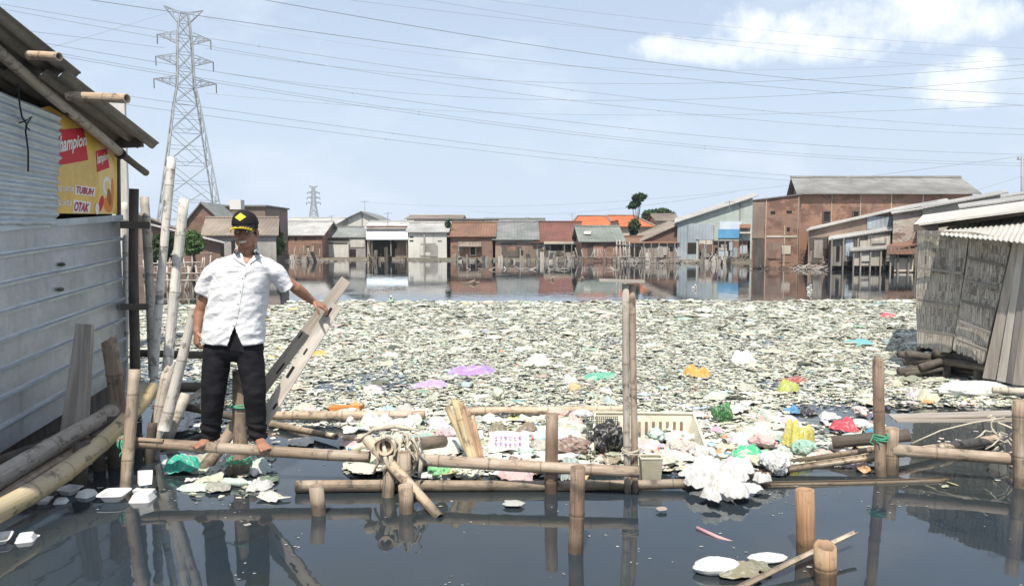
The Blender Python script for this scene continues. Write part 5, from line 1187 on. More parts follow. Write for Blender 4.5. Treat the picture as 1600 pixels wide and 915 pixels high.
# shirt
m=MB(); m.loft(rings([(536,366,50,.145,0),(520,366,48.5,.145,0),(495,368.5,46,.140,0),(470,372,45,.135,0),(440,377,45,.132,0),(424,379,44.5,.128,0),(413,381,42,.120,.0),(406,382,40,.110,.005),(402,383,32,.096,.01),(398.5,384,20,.080,.018),(396,384.5,16.5,.072,.02)],sq=2.5))
def sleeve(mb,pts):
    rs=[]; n=20
    for i,(p,r) in enumerate(pts):
        d=(pts[min(i+1,len(pts)-1)][0]-pts[max(i-1,0)][0]).normalized(); a=d.cross(Vector((0,1,0))).normalized(); b=a.cross(d); rs.append([p+a*(r*math.cos(2*math.pi*j/n))+b*(r*1.12*math.sin(2*math.pi*j/n)) for j in range(n)])
    mb.loft(rs)
sleeve(m,[(M(358,420,0),.055),(M(344,417,0),.064),(M(333,426,0),.068),(M(325,441,.01),.069),(M(317,458,.015),.070)])
sleeve(m,[(M(404,418,0),.055),(M(417,415,0),.064),(M(429,423,.02),.066),(M(440,436,.05),.066),(M(451,449,.08),.064)])
def ds(p,n):
    z=p.z; q=Vector((p.x*5+z*2.5,p.y*4,z*9-p.x*5)); a=mn.noise(q*.8)*.014; b=(abs(mn.noise(q*1.5+Vector((7,1,3))))-.2)*-.016; c=mn.noise(q*3.6)*.003+(abs(mn.noise(Vector((p.x*14,p.y*10,z*26+p.x*22))))-.2)*-.0035
    e=.5 if z>1.50 else 1.0
    return (a+b+c)*e
TRI=[(366,508),(353,545),(380,545)]
def cutf(c):
    a=M(372,392,-.1); l=M(398,392,-.1); r_=M(386,414,-.1)
    if c.y<YM+.0 and c.z>r_.z:
        t=(c.z-r_.z)/(a.z-r_.z)
        if r_.x+(a.x-r_.x)*t<c.x<r_.x+(l.x-r_.x)*t: return True
    if c.y>YM-.06 or c.z>1.2: return False
    # picture-plane triangle expressed in metres at the shirt front
    a=M(366,509,-.14); l=M(355,540,-.14); r_=M(379,540,-.14)
    t=(a.z-c.z)/(a.z-l.z)
    return t>0 and a.x+(l.x-a.x)*t<c.x<a.x+(r_.x-a.x)*t
shirt=remeshed(m,.0062,12,'shirt','shirt_white',man,disp=ds,cutf=cutf)
# collar, placket, pocket, buttons
def frontY(x,z,off=.004):
    from mathutils.bvhtree import BVHTree
    return None
bvh=None
from mathutils.bvhtree import BVHTree
sm=shirt.data; so_=wloc(shirt); bvh=BVHTree.FromPolygons([v.co+so_ for v in sm.vertices],[tuple(p.vertices) for p in sm.polygons])
def onshirt(px,py,off=.004):
    d=ray(px,py).normalized(); hit=bvh.ray_cast(Vector((0,0,H)),d); 
    return (hit[0]+hit[1]*off) if hit[0] else M(px,py,-.13)
def patchgrid(q,nu,nv,off): 
    TL,TR,BR,BL=[Vector((*a,0)) for a in q]; vs=[]
    for j in range(nv+1):
        for i in range(nu+1): p=TL.lerp(TR,i/nu).lerp(BL.lerp(BR,i/nu),j/nv); vs.append(onshirt(p.x,p.y,off))
    mb=MB(); w=nu+1; mb.add(vs,[(j*w+i,(j+1)*w+i,(j+1)*w+i+1,j*w+i+1) for j in range(nv) for i in range(nu)]); return mb
patchgrid([(381,409),(387,409),(369,508),(363,508)],3,34,.004).build('placket','shirt_white',shirt,smooth=True)
patchgrid([(398,430),(420,430),(418,456),(396,456)],8,8,.004).build('pocket','shirt_white',shirt,smooth=True)
for i in range(5):
    t=i/5+.06; m=MB(); m.ball(onshirt(384-18*t,409+99*t,.006),(.0055,.003,.0055),8,6); m.build('button','plaster_cream',shirt,smooth=True)
for q in ([(370,391),(377,398),(383,414),(364,404)],[(392,398),(399,390),(408,402),(390,413)]):
    mb=patchgrid(q,6,6,.012); n0=len(mb.v); mb.v+=[v+Vector((0,.006,-.001)) for v in mb.v[:]]; mb.f+=[tuple(n0+j for j in reversed(f)) for f in mb.f[:]]
    mb.build('collar','shirt_white',shirt,smooth=True)
m=MB(); cc=M(384.5,395,.012); vs=[]
for k_,(dz,rr) in enumerate(((0,.074),(.028,.068),(.030,.072),(-.012,.090))):
    for j in range(19):
        a=math.radians(-25+230*j/18); vs.append(cc+Vector((rr*math.cos(a)*1.02,rr*math.sin(a)*1.0,dz-.012*max(0,-math.sin(a)))))
m.add(vs,[(k_*19+j,k_*19+j+1,(k_+1)*19+j+1,(k_+1)*19+j) for k_ in range(3) for j in range(18)]); m.build('collar','shirt_white',shirt,smooth=True)
# ------------------------------------------------------------------ litter carpet: uncountable floating scraps
def carpet_build():
    rs=np.random.RandomState(11)
    pal=[((.66,.665,.61),22),((.75,.75,.71),16),((.56,.57,.49),20),((.46,.48,.39),14),((.36,.38,.30),7),((.58,.60,.50),12),((.62,.55,.46),7),((.20,.21,.16),3),((.08,.085,.07),1.5),
         ((.45,.60,.55),2.2),((.50,.62,.66),1.2),((.66,.50,.46),1.2),((.62,.55,.30),.8),((.30,.50,.36),.7),((.55,.30,.24),.3),((.45,.40,.58),.3),((.15,.40,.45),.25),((.7,.25,.1),.1)]
    cols=np.array([p[0] for p in pal]); w=np.array([p[1] for p in pal]); w=w/w.sum()
    V=[];Fq=[];Cc=[]; off=0
    cand=330000
    # sample uniformly on the water in polar-ish rows so far rows are thinner
    Y=rs.uniform(5.0,23.5,cand); X=rs.uniform(-9,15,cand)
    keep=[]
    back=lambda x:21.3+ .9*mn.noise(Vector((x*.35,2,0)))+.35*mn.noise(Vector((x*1.7,5,0)))+max(0,(x-1))*.07
    for i in range(cand):
        x,y=X[i],Y[i]; 
        px=800+F*x/y
        if px<150 or px>1750: continue
        bk=back(x)
        if px<445: bk-=1.0
        if y>bk: continue
        py=375+F*H/y
        d=1.0
        # front limit and openings of clear water (places on the water, in metres)
        if py>640:
            # near zone between the rails
            if px<290: d=.10 if py<700 else 0
            elif px<430: d=.25 if py>700 and py<752 else .25
            elif px<535: d=.0 if py>672 else .8
            elif px<1190: d=1.0 if py<748 else 0
            elif px<1380: d=.35+.65*(mn.noise(Vector((x*2.0,y*1.2,4)))>.0) if py<735 else 0
            else: d=.3 if py<640 else .04
        if px>1240 and 632<py<665 and px<1372: d*=.12 if py>638 else .5
        if px>1372 and py>622: d*=.15 if py>648 else .8
        if px<300 and py>560: d*=.25
        if px>1430 and py<585: d*=.9
        n=mn.noise(Vector((x*.9,y*.5,9))); 
        if n<-.42: d*=.35
        if y>19.5: d*=1-.35*(y-19.5)/2.5
        if 903<px<1102 and 650<py<706: d*=.22
        if rs.rand()>d: continue
        keep.append(i)
    for i in keep:
        x,y=X[i],Y[i]; big=rs.rand()
        near=(y<7.45 and y>5.5 and 545<800+F*x/y<1190)
        s=(.013+.018*rs.rand()+(.08*rs.rand()**2 if big>.965 else 0))*(1.45 if near else 1)*(.9+.04*(y-6)) ; a=rs.rand()*math.pi; asp=rs.uniform(.35,1)
        n=2 if (y>14 and s<.06) else 3 if y>9 else 5
        g=np.linspace(-1,1,n); gx,gy=np.meshgrid(g,g); 
        gx=gx+rs.uniform(-.35,.35,gx.shape); gy=gy+rs.uniform(-.35,.35,gy.shape)
        hgt=s*rs.uniform(.12,.6); z=.004+(rs.uniform(0,.035) if near else 0)+hgt*(rs.rand(n,n)**1.3)*(1.15-.5*(gx**2+gy**2)/2)+rs.uniform(0,.022)*(1 if y>7.4 else .5)
        tl=rs.uniform(-.25,.25,2)*s; z=z+gx*tl[0]*.5+gy*tl[1]*.5; z=np.maximum(z,-.01)
        ca,sa=math.cos(a),math.sin(a); px_=x+s*(gx*ca-gy*sa*asp)*1.15; py_=y+s*(gx*sa+gy*asp*ca)
        vv=np.stack([px_.ravel(),py_.ravel(),z.ravel()],1); V.append(vv)
        idx=np.arange(n*n).reshape(n,n)+off; q=np.stack([idx[:-1,:-1].ravel(),idx[:-1,1:].ravel(),idx[1:,1:].ravel(),idx[1:,:-1].ravel()],1); Fq.append(q)
        zone=mn.noise(Vector((x*.5,y*.35,3)))
        c=cols[rs.choice(len(cols),p=w)]*rs.uniform(.75,1.1)
        if near and rs.rand()<.22: c=np.array([.78,.75,.69])*rs.uniform(.8,1.05)
        c=c*(1+.12*zone)*np.array([1.03,1.02,.96])*.97; Cc.append(np.tile(np.append(np.clip(c,0,1),1),(n*n,1))); off+=n*n
    V=np.concatenate(V).astype(np.float32); Fq=np.concatenate(Fq).astype(np.int32); Cc=np.concatenate(Cc).astype(np.float32)
    me=bpy.data.meshes.new('floating_litter'); me.vertices.add(len(V)); me.vertices.foreach_set('co',V.ravel()); me.loops.add(Fq.size); me.loops.foreach_set('vertex_index',Fq.ravel())
    me.polygons.add(len(Fq)); me.polygons.foreach_set('loop_start',np.arange(0,Fq.size,4,dtype=np.int32)); me.update(calc_edges=True)
    at=me.attributes.new('col','FLOAT_COLOR','POINT'); at.data.foreach_set('color',Cc.ravel()); me.materials.append(MATS['litter']); me.validate()
    o=bpy.data.objects.new('floating_litter',me); C.objects.link(o); tag(o,'dense carpet of small pale plastic scraps covering the water','litter',kind='stuff'); print('litter pieces',len(keep))
carpet_build()
def specks():
    m=MB()
    for i in range(1300):
        x=R.uniform(140,1600); y=R.uniform(640,915); w_=mn.noise(Vector((x*.012,y*.02,7)))
        if w_<-.05+.35*((y-640)/275) : continue
        p=W(x,y,.002); s=R.uniform(.003,.012)*(1 if R.random()<.93 else 2.5); a=R.uniform(0,6.28); q=[p+Vector((math.cos(a+k*1.57)*s*R.uniform(.6,1.3),math.sin(a+k*1.57)*s*R.uniform(.4,1),R.uniform(0,.003))) for k in range(4)]; m.add(q,[(0,1,2,3)])
    m.build('scum_specks','plaster_grey',label='tiny scum specks drifting on the near water',cat='scum',kind='stuff')
specks()
# ------------------------------------------------------------------ litter prototypes
def proto_mesh(name,mb,mat,smooth=True):
    o=mb.build(name,mat,smooth=smooth,origin=Vector((0,0,0)),autouv=False); me=o.data; bpy.data.objects.remove(o); return me
def crumple(seed,fl=.55,rough=1.0,peak=0):
    m=MB(); m.ball((0,0,0),1,40,26); out=[]; wv=Vector((seed*1.7,seed*2.9,4))
    for p in m.v:
        q=Vector((p.x*1.5,p.y*1.5,p.z*.8))+Vector((seed*7.1,seed*3.3,0))+.5*mn.noise_vector(p*1.1+wv); a=mn.noise(q); b=abs(mn.noise(q*2.1)); c=abs(mn.noise(q*4.3)); d=abs(mn.noise(q*8.5))
        r=1+.45*a*rough-.55*b*rough-.12*c*rough
        v=p*r; v=Vector((v.x,v.y*.85,v.z*fl))
        if peak and p.z>.75: v.z+=peak*(p.z-.75)*4
        out.append(v)
    z0=min(v.z for v in out); m.v=[Vector((v.x,v.y,(v.z-z0)-.22*fl)) for v in out]; return m
def drape(seed,h=.6,fold=.14):
    """film lying in soft folds: a lobed dome with ragged hem"""
    m=MB(); nr,ns=16,48; vs=[]; sv=Vector((seed*5.3,seed*1.9,seed*.7))
    for i in range(nr+1):
        r=i/nr
        for j in range(ns):
            t=2*math.pi*j/ns; c,s_=math.cos(t),math.sin(t); Rr=1+.38*mn.noise(Vector((c*1.3,s_*1.3,0))+sv)+.16*mn.noise(Vector((c*4,s_*4,3))+sv)
            x,y=c*r*Rr,s_*r*Rr*.8; q=Vector((x*1.2,y*1.2,0))+sv; w=.45*mn.noise_vector(q*.9)
            lob=.55+.75*mn.noise(q*1.1+Vector((3,1,0))); fo=abs(mn.noise(Vector((x*2.2,y*2.2,1))+sv+w))
            fa=abs(mn.noise(Vector((c*2.6,s_*2.6,r*.7))+sv*2)); z=h*max(.06,(1-r**3.6))*(.6+.45*mn.noise(q*1.1+Vector((3,1,0))))*1.15+fold*(1-2.4*fo)*(1-r*.5)*(.35+.65*min(1,r*2.2))+fold*.8*(.4-fa)*r-.06*r
            vs.append(Vector((x,y,max(-.08,z))))
    f=[(i*ns+j,i*ns+(j+1)%ns,(i+1)*ns+(j+1)%ns,(i+1)*ns+j) for i in range(nr) for j in range(ns)]
    f=[tuple(reversed(q)) for q in f]
    m.add(vs,f); return m
def soften(seed,fl): 
    m=crumple(seed,fl,.75); return m
BAGS=[proto_mesh('plastic_bag',drape(i+1,.75+.15*(i%3),.20) if i%3 else crumple(i,.6,.8),'film',bool(i%2)) for i in range(9)]
FLATB=[proto_mesh('plastic_bag',drape(20+i,.34,.13),'film',bool(i%2)) for i in range(6)]
def wrapper(seed,n=9):
    m=MB(); vs=[]
    for j in range(n):
        for i in range(n):
            x,y=i/(n-1)*2-1,j/(n-1)*2-1; vs.append(Vector((x+.12*mn.noise(Vector((seed,y*2,1))),y*.7+.12*mn.noise(Vector((seed,x*2,4))),.12+.34*mn.noise(Vector((x*1.4,y*1.4,seed*5)))+.12*abs(mn.noise(Vector((x*4,y*4,seed)))))))
    k=len(vs); vs+=[v-Vector((0,0,.025)) for v in vs]; f=[(j*n+i,j*n+i+1,(j+1)*n+i+1,(j+1)*n+i) for j in range(n-1) for i in range(n-1)]; f+=[tuple(k+q for q in reversed(t)) for t in f]; m.add(vs,f); return m
WRAP=[proto_mesh('wrapper',wrapper(i),'wrapper_film') for i in range(6)]
def lathe(prof,seg=16):
    m=MB(); m.loft([[Vector((r*math.cos(2*math.pi*j/seg),r*math.sin(2*math.pi*j/seg),z)) for j in range(seg)] for z,r in prof]); return m
def lie(m): m.v=[Vector((v.z,v.x,v.y)) for v in m.v]; return m
BOT=proto_mesh('bottle',lie(lathe([(-1,.20),(-.97,.29),(-.5,.30),(-.46,.27),(-.1,.27),(-.06,.30),(.35,.30),(.62,.16),(.72,.11),(.84,.11)])),'hard_plastic')
BCAP=proto_mesh('bottle_cap',lie(lathe([(.84,.13),(.98,.13)])),'hard_plastic')
CUP=proto_mesh('cup',lie(lathe([(-.6,.34),(-.55,.36),(.5,.5),(.55,.54),(.6,.50),(.5,.46),(-.5,.30)])),'hard_plastic')
def foamblock(seed):
    m=MB(); m.box(-1,-.7,-.06,1,.7,.35); r=random.Random(seed); m.v=[v+Vector((r.uniform(-.25,.25),r.uniform(-.2,.2),r.uniform(-.05,.12))) for v in m.v]; return m
FOAM=[proto_mesh('foam_chunk',foamblock(i),'foam',False) for i in range(4)]
def clam():
    """two shallow hinged trays of a takeaway box lying open"""
    def tray(cx,tilt,zb):
        m=MB(); L=[]
        for (sx,sy,z) in ((.30,.30,0),(.44,.44,.27),(.53,.53,.29),(.52,.52,.32),(.42,.42,.28),(.28,.28,.03)):
            ring=[]
            for j in range(24):
                t=2*math.pi*j/24; c,s_=math.cos(t),math.sin(t); e=.35; ring.append(Vector((cx+sx*abs(c)**e*(1 if c>0 else -1),sy*abs(s_)**e*(1 if s_>0 else -1),z+zb)))
            L.append(ring)
        m.loft(L); return m
    a=tray(-.54,0,-.03); b=tray(.54,0,-.02); return a,b
ca,cb=clam()
for q in cb.v: q.z=.19-(q.z) +.01
CLA=proto_mesh('tray',ca,'foam',False); CLB=proto_mesh('lid',cb,'foam',False)
def put(name,me,loc,s,rz,color,label,cat,group=None,parts=(),rx=0,ry=0,mat=None):
    o=bpy.data.objects.new(name,me); C.objects.link(o); o.location=loc; o.scale=s if isinstance(s,(tuple,list)) else (s,s,s); o.rotation_euler=(rx,ry,rz); o.color=(*color,1); tag(o,label,cat,group)
    for (pn,pm,pc) in parts: c=bpy.data.objects.new(pn,pm); C.objects.link(c); c.parent=o; c.color=(*pc,1)
    return o
WHT=(.69,.69,.67); 
# named single pieces
S=[ # kind, px,py, size m, flat(z scale), color, label
 ('bag',1128,664,.085,1.5,(.03,.16,.04),'dark green tied plastic bag ball behind the crate'),
 ('bag',1132,657,.045,2.2,(.10,.42,.08),'bright green knot of plastic on top of the dark green bag'),
 ('bag',951,712,.165,1.5,(.012,.012,.016),'glossy black plastic bag between square topped post and tall double post'),
 ('flat',895,695,.10,1,(.70,.72,.74),'grey white film bag left of the black bag'),
 ('bag',1092,768,.11,1.3,WHT,'big white crumpled bag draped over the low rail, left one'),
 ('bag',1133,776,.12,1.3,(.78,.77,.72),'big cream white crumpled bag bulging over the low rail'),
 ('bag',1170,774,.10,1.1,WHT,'white bag hanging in the water at the right end of the white heap'),
 ('bag',1105,745,.12,1.3,(.80,.79,.76),'white bag lying behind the two bags on the low rail'),
 ('flat',1150,745,.13,1,(.76,.77,.74),'wide thin white sheet of film behind the white heap'),
 ('bag',1213,742,.10,1.2,WHT,'white bag beside the start of the split bamboo'),
 ('bag',1165,722,.13,.9,(.06,.55,.26),'bright green plastic bag right of the crate'),
 ('flat',1205,716,.10,1,(.30,.60,.25),'lime green film beside the yellow bag'),
 ('flat',1115,705,.11,1,(.02,.02,.03),'flat black bag by the crate corner'),
 ('flat',1130,718,.09,1,(.08,.30,.50),'blue scrap of bag left of the bright green bag'),
 ('bag',1246,702,.12,1.9,(.62,.55,.12),'yellow see through bag standing like a tent'),
 ('bag',1255,712,.09,1,(.40,.62,.50),'pale green bag inside the foot of the yellow bag'),
 ('flat',1205,690,.09,1,(.15,.50,.50),'teal bowl like scrap behind the bright green bag'),
 ('bag',1320,674,.095,.9,(.70,.08,.12),'red pink round bag near the broken post'),
 ('bag',1345,672,.10,.6,WHT,'white lump beside the red pink bag'),
 ('bag',1370,680,.09,.8,(.08,.30,.45),'blue bag next to the broken post'),
 ('bag',1238,645,.07,.8,(.08,.33,.60),'small blue bag in the gap of clear water'),
 ('flat',1262,646,.09,1,(.03,.03,.04),'small black rag right of the blue bag'),
 ('bag',1293,655,.08,.8,WHT,'small white bag standing alone in the gap of clear water'),
 ('bag',592,670,.15,.9,WHT,'rounded white bag behind the lashed joint'),
 ('bag',628,676,.12,.7,(.78,.76,.70),'cream white bag right of the rounded white bag'),
 ('foam',540,641,.16,1.1,(1,1,1),'orange foam block by the rear rail'),
 ('bag',555,638,.05,1,(.75,.45,.15),'orange crumpled scrap against the orange block'),
 ('flat',738,582,.28,.7,(.42,.25,.66),'lilac plastic sheet in the middle of the litter field'),
 ('flat',672,604,.22,.6,(.50,.36,.70),'second lilac patch left of the first lilac sheet'),
 ('flat',492,555,.22,.8,(.65,.42,.08),'yellow orange film near the white plank'),
 ('flat',396,503,.30,.8,(.60,.46,.08),'yellow strip of plastic beside the man elbow'),
 ('bag',1158,566,.15,1.2,(.78,.80,.80),'white bag standing up in the middle of the field right of the tall post'),
 ('bag',1090,588,.16,.8,(.66,.36,.06),'orange brown bag right of the tall post'),
 ('flat',1342,537,.25,.6,(.16,.48,.50),'teal strips far right in the field'),
 ('bag',1388,496,.14,.7,(.72,.10,.12),'small red spot of plastic far right near the bamboo shed'),
 ('bag',1232,611,.11,.9,(.45,.50,.10),'yellow green bag right of the green ball'),
 ('flat',1240,596,.16,.9,(.38,.10,.08),'dark red scrap behind the yellow green bag'),
 ('flat',940,590,.20,.7,(.12,.45,.30),'sea green scraps left of the tall double post'),
 ('bag',840,571,.15,.8,(.78,.76,.72),'white lump with brown scrap left of the tall post'),
 ('bag',690,747,.09,.9,(.25,.65,.30),'light green bag under the middle front rail'),
 ('bag',285,735,.115,1.0,(.04,.50,.36),'emerald green bag under the standing rail'),
 ('flat',310,722,.10,1,(.55,.53,.42),'cream scrap behind the emerald bag'),
 ('flat',340,765,.09,.9,(.42,.42,.36),'grey rag floating beside the slanting brace'),
 ('flat',420,752,.07,.8,(.16,.24,.14),'dark green weed clump right of the post behind the legs'),
 ('flat',1034,799,.035,.7,(.50,.42,.36),'small brown leaf scrap floating alone in front of the low rail'),
 ('flat',803,790,.06,.35,(.62,.62,.56),'pale flat scrap half sunk in front of the low rail'),
 ('flat',1155,898,.10,.8,(.30,.27,.18),'brown clump of weed between the two foam pieces at lower right'),
 ('flat',1185,890,.06,1,(.25,.25,.15),'small clump of weed beside the pale slat'),
 ('flat',690,715,.15,.8,(.78,.76,.70),'cream white heap of film right of the lashed joint'),
 ('flat',850,700,.12,.8,(.76,.77,.76),'white film at the foot of the square topped post'),
 ('flat',470,693,.12,.4,(.68,.64,.56),'pale flat film floating left of the lashed joint'),
]
S+=[('bag',1112,790,.075,1.2,(.79,.78,.74),'small cream white bag hanging lowest below the white heap'),('flat',1150,784,.10,1.1,WHT,'white film spread on the water at the foot of the white heap'),('bag',1150,758,.09,1.2,WHT,'white crumpled bag on top middle of the white heap'),('flat',1080,752,.09,1,(.74,.75,.72),'greyish film at the left top of the white heap'),('bag',1190,762,.07,1.2,(.78,.78,.75),'small white bag at the far right of the white heap'),('flat',840,690,.13,1.3,WHT,'white film piled left of the square topped post'),('flat',700,700,.15,1.2,(.80,.77,.70),'large cream sheet right of the lashed joint'),('bag',645,662,.09,1,WHT,'white round bag by the rear rail left part'),('flat',780,660,.16,1,(.80,.79,.75),'broad white film behind the printed pouch'),('flat',890,668,.12,1.2,WHT,'white film beside the wire mesh basket'),('flat',1010,700,.11,1.4,(.74,.73,.62),'cream crumple inside the crate'),('flat',1050,688,.10,1.5,(.62,.70,.62),'pale green crumple inside the crate')]
BI={'bag':0,'flat':0}
for i,(k,x,y,s,fz,c,l) in enumerate(S):
    p=W(x,y,0)
    if k=='foam': 
        o=put('foam_block',FOAM[0],p,(s,s*.5,s*1.4*.5),.1,(1,1,1),l,'foam block'); o.data=o.data.copy(); o.data.materials[0]=MATS['foam_orange'] if 'foam_orange' in MATS else sw('foam_orange',(.62,.25,.07),(.55,.2,.05),(.4,.2,.1),rv=.02); continue
    pool=BAGS if k=='bag' else FLATB; s*=1.2; p.z+=.02 if y>650 else .01
    if 'on top of the dark green' in l: p.z=.09
    if 'over the low rail' in l or 'white heap' in l: p.z+=.03; pool=[BAGS[1],BAGS[7],FLATB[1],BAGS[5]]; s*=.8
    if 'glossy black' in l: p.z+=.03; pool=[BAGS[3]]; s*=.78
    put('plastic_bag' if 'rag' not in l and 'weed' not in l else 'clump',pool[i%len(pool)],p,(s,s,s*fz),R.uniform(-1,1),c,l,'bag' if 'bag' in l else 'scrap')
# foam boxes at left
def clambox(px,py,s,rz,label,tilt=0):
    p=W(px,py,0); p.z+=.004; t=bpy.data.objects.new('foam_box',None); C.objects.link(t); t.location=p; t.rotation_euler=(tilt,0,rz); t.scale=(s,s,s); tag(t,label,'takeaway box',group='white foam takeaway boxes')
    for n_,me in (('tray',CLA),('lid',CLB)): c=bpy.data.objects.new(n_,me); C.objects.link(c); c.parent=t
clambox(201,780,.17,.05,'brightest white open foam takeaway box floating under the bound grey upright')
clambox(122,772,.13,-.25,'grey white foam box floating between the dark stakes at left')
clambox(82,785,.095,.2,'small foam box piece floating left of the other boxes')
clambox(20,845,.12,.35,'dull foam box nearest the lower left corner',.1)
def foamp(x,y,s,label,z=0,rx=0,ry=0,rz=0,i=0,sc=(1,1,1)):
    p=W(x,y,0); p.z=z; put('foam_chunk',FOAM[i],p,(s*sc[0],s*sc[1],s*sc[2]),rz,(1,1,1),label,'foam piece',group='loose white foam pieces',rx=rx,ry=ry)
foamp(228,768,.058,'white foam block standing under the left end of the rail',z=.10,rx=1.3,rz=.3,i=1,sc=(.7,1,1.2)); foamp(226,772,.06,'lower white foam lump beside the open box',i=2,sc=(1,1,1.6))
m=crumple(40,.30,.35); o=put('foam_chunk',proto_mesh('foam_chunk',m,'foam'),W(1120,893,0),(.135,.09,.14),.05,(1,1,1),'larger white foam slab floating at the lower right','foam piece',group='loose white foam pieces')
m=crumple(43,.28,.35); put('foam_chunk',proto_mesh('foam_chunk',m,'foam'),W(1198,877,0),(.11,.06,.09),.1,(1,1,1),'smaller white foam slab beside the orange stump','foam piece',group='loose white foam pieces')
# white sack at right and bits round it
m=crumple(51,.45,.35); o=put('sack',proto_mesh('sack',m,'film'),W(1522,618,0),(.42,.16,.20),.02,WHT,'long white sack floating before the bamboo shed boards','sack')
pole('grey cane sticking out beside the white sack',1550,609,1640,614,8.2,8.0,10,13,'bamboo_grey')
for i,(x,y,s,l) in enumerate([(1478,606,.10,'white lump at the left end of the long sack'),(1440,622,.13,'pale foam plate left of the white sack'),(1472,630,.12,'pale foam plate below the white sack'),(1415,610,.10,'white lump right of the broken post'),(1510,634,.10,'flat pale plate below the middle of the sack'),(1560,632,.10,'flat pale plate near the right edge post')]):
    put('foam_chunk',FOAM[i%4],W(x,y,0),(s,s*.8,s*.5),R.uniform(-1,1),(1,1,1),l,'foam piece',group='loose white foam pieces')
# pink straw
m=MB(); m.tube([W(1089,824,.006),W(1120,838,.004),W(1147,848,-.012)],.011,8); m.build('plastic_tube','banner_orange' ,smooth=True,label='faint pink plastic tube drifting in clear water at lower right',cat='tube').data.materials[0]=sw('pink_tube',(.62,.34,.33),(.55,.3,.3),(.4,.3,.3),rv=.02)
# crate: basket tray tilted in the litter
cr=thing('crate','cream plastic basket crate filled with litter behind the tall post','crate',W(1010,690))
TLc,TRc,BRc,BLc=P(930,652,6.75),P(1080,655,6.75),W(1098,718,.02),W(926,712,.02)
fl=[W(938,690,-.03),W(1072,690,-.03),W(1090,722,-.03),W(930,716,-.03)]
def wallp(a,b,c,d,th,name='side_panel',par=cr,mat='cream_plastic'):
    n=(b-a).cross(c-a); m=MB(); m.slab([a,b,c,d],n,th); return m.build(name,mat,par)
bk=wallp(fl[0],fl[1],P(1082,647,6.62),P(928,645,6.62),.018); wallp(fl[1],fl[2],P(1104,706,5.85),P(1082,647,6.62)+Vector((.003,-.003,0)),.018); wallp(fl[0],fl[3],P(924,703,5.85),P(928,645,6.62),.018)
m=MB(); m.tube([P(926,644,6.62),P(1084,646,6.62),P(1106,706,5.84)],.014,8); m.build('rim','cream_plastic',cr,smooth=True)
for i in range(12):
    x=945+i*11; a=P(x,668,6.52); k=MB(); k.box(a.x-.011,6.545,a.z-.045,a.x+.011,6.56,a.z+.045); k.build('slot','plaster_brown',bk)
m=MB()
for i in range(16): a=P(916+i*3.2,690,6.35+.01*i); b=P(918+i*3.1,650,6.5); m.tube([a,b],.0035,4)
for i in range(12): a=P(916,690-i*3.6,6.35); b=P(966,690-i*3.6,6.5); m.tube([a,b],.0035,4)
m.build('net_basket','mesh_green',label='dark green wire mesh basket side left of the crate',cat='basket')
# clear tub near the tall post
t=thing('plastic_tub','whitish see through plastic tub at the foot of the tall post','tub',W(1016,752)); m=MB(); c=W(1016,750,.0); wx,wy=.075,.05
for (a,b,c2,d) in ((-1,-1,1,-1),(1,-1,1,1),(1,1,-1,1),(-1,1,-1,-1)):
    m.slab([c+Vector((a*wx*.85,b*wy*.85,.0)),c+Vector((c2*wx*.85,d*wy*.85,.0)),c+Vector((c2*wx,d*wy,.17)),c+Vector((a*wx,b*wy,.17))],(b+d,-(a+c2),0),.004)
m.build('tub','cream_plastic',t); m=MB(); L=[c+Vector((x*wx,y*wy,.172)) for x,y in ((-1,-1),(1,-1),(1,1),(-1,1),(-1,-1))]; m.tube(L,.006,6); m.build('rim','cream_plastic',t)
# printed pouch in the heap
pp=thing('printed_pouch','pink white printed pouch with purple scribbled lettering left of the square topped post','pouch',W(795,705)); m=wrapper(3); a=W(795,708,.04); m.v=[a+Vector((v.x*.16,v.y*.12+.05,.07+v.z*.08+v.y*.08)) for v in m.v]; o=m.build('pouch','plaster_white',pp,smooth=True); o.data.materials[0]=sw('pouch_pink',(.72,.60,.56),(.70,.66,.60),(.62,.5,.45),rv=.02)
m=MB()
for r_ in range(2):
    for i in range(6):
        u_=-.65+i*.24; L=[]
        for j in range(5): vx=u_+.08*math.sin(j*2.1+i); vy=-.35+r_*.5+.10*j/4*1.6-.1; L.append(a+Vector((vx*.16,vy*.12+.05,.085+.012+vy*.08+.08*(.12+.34*mn.noise(Vector((vx*1.4,vy/.7*1.4,15)))+.12*abs(mn.noise(Vector((vx*4,vy/.7*4,3))))))))
        m.tube(L,.004,5)
m.build('lettering','purple_ink',pp)
# ------------------------------------------------------------------ loose countable litter near the rails
LAND=[(600,700,'the lashed joint'),(740,690,'the split bamboo'),(862,700,'the square topped post'),(951,700,'the black bag'),(1010,690,'the crate'),(1128,664,'the dark green bag'),(1165,722,'the bright green bag'),(1246,700,'the yellow bag'),(1374,700,'the broken post'),(986,640,'the tall double post'),(540,650,'the rear rail left part'),(800,640,'the rear rail right part'),(1120,760,'the white bag heap'),(1440,620,'the white sack'),(300,740,'the emerald bag'),(377,700,'the post behind the man'),(470,600,'the leaning planks'),(1320,670,'the red pink bag')]
def where(x,y):
    b=min(LAND,key=lambda l:math.hypot(l[0]-x,(l[1]-y)*1.6)); dx,dy=x-b[0],(y-b[1])*1.6
    if abs(dx)>abs(dy): return ('just right of ' if dx>0 else 'just left of ')+b[2] if abs(dx)<70 else ('some way right of ' if dx>0 else 'some way left of ')+b[2]
    return ('in front of ' if dy>0 else 'behind ')+b[2]
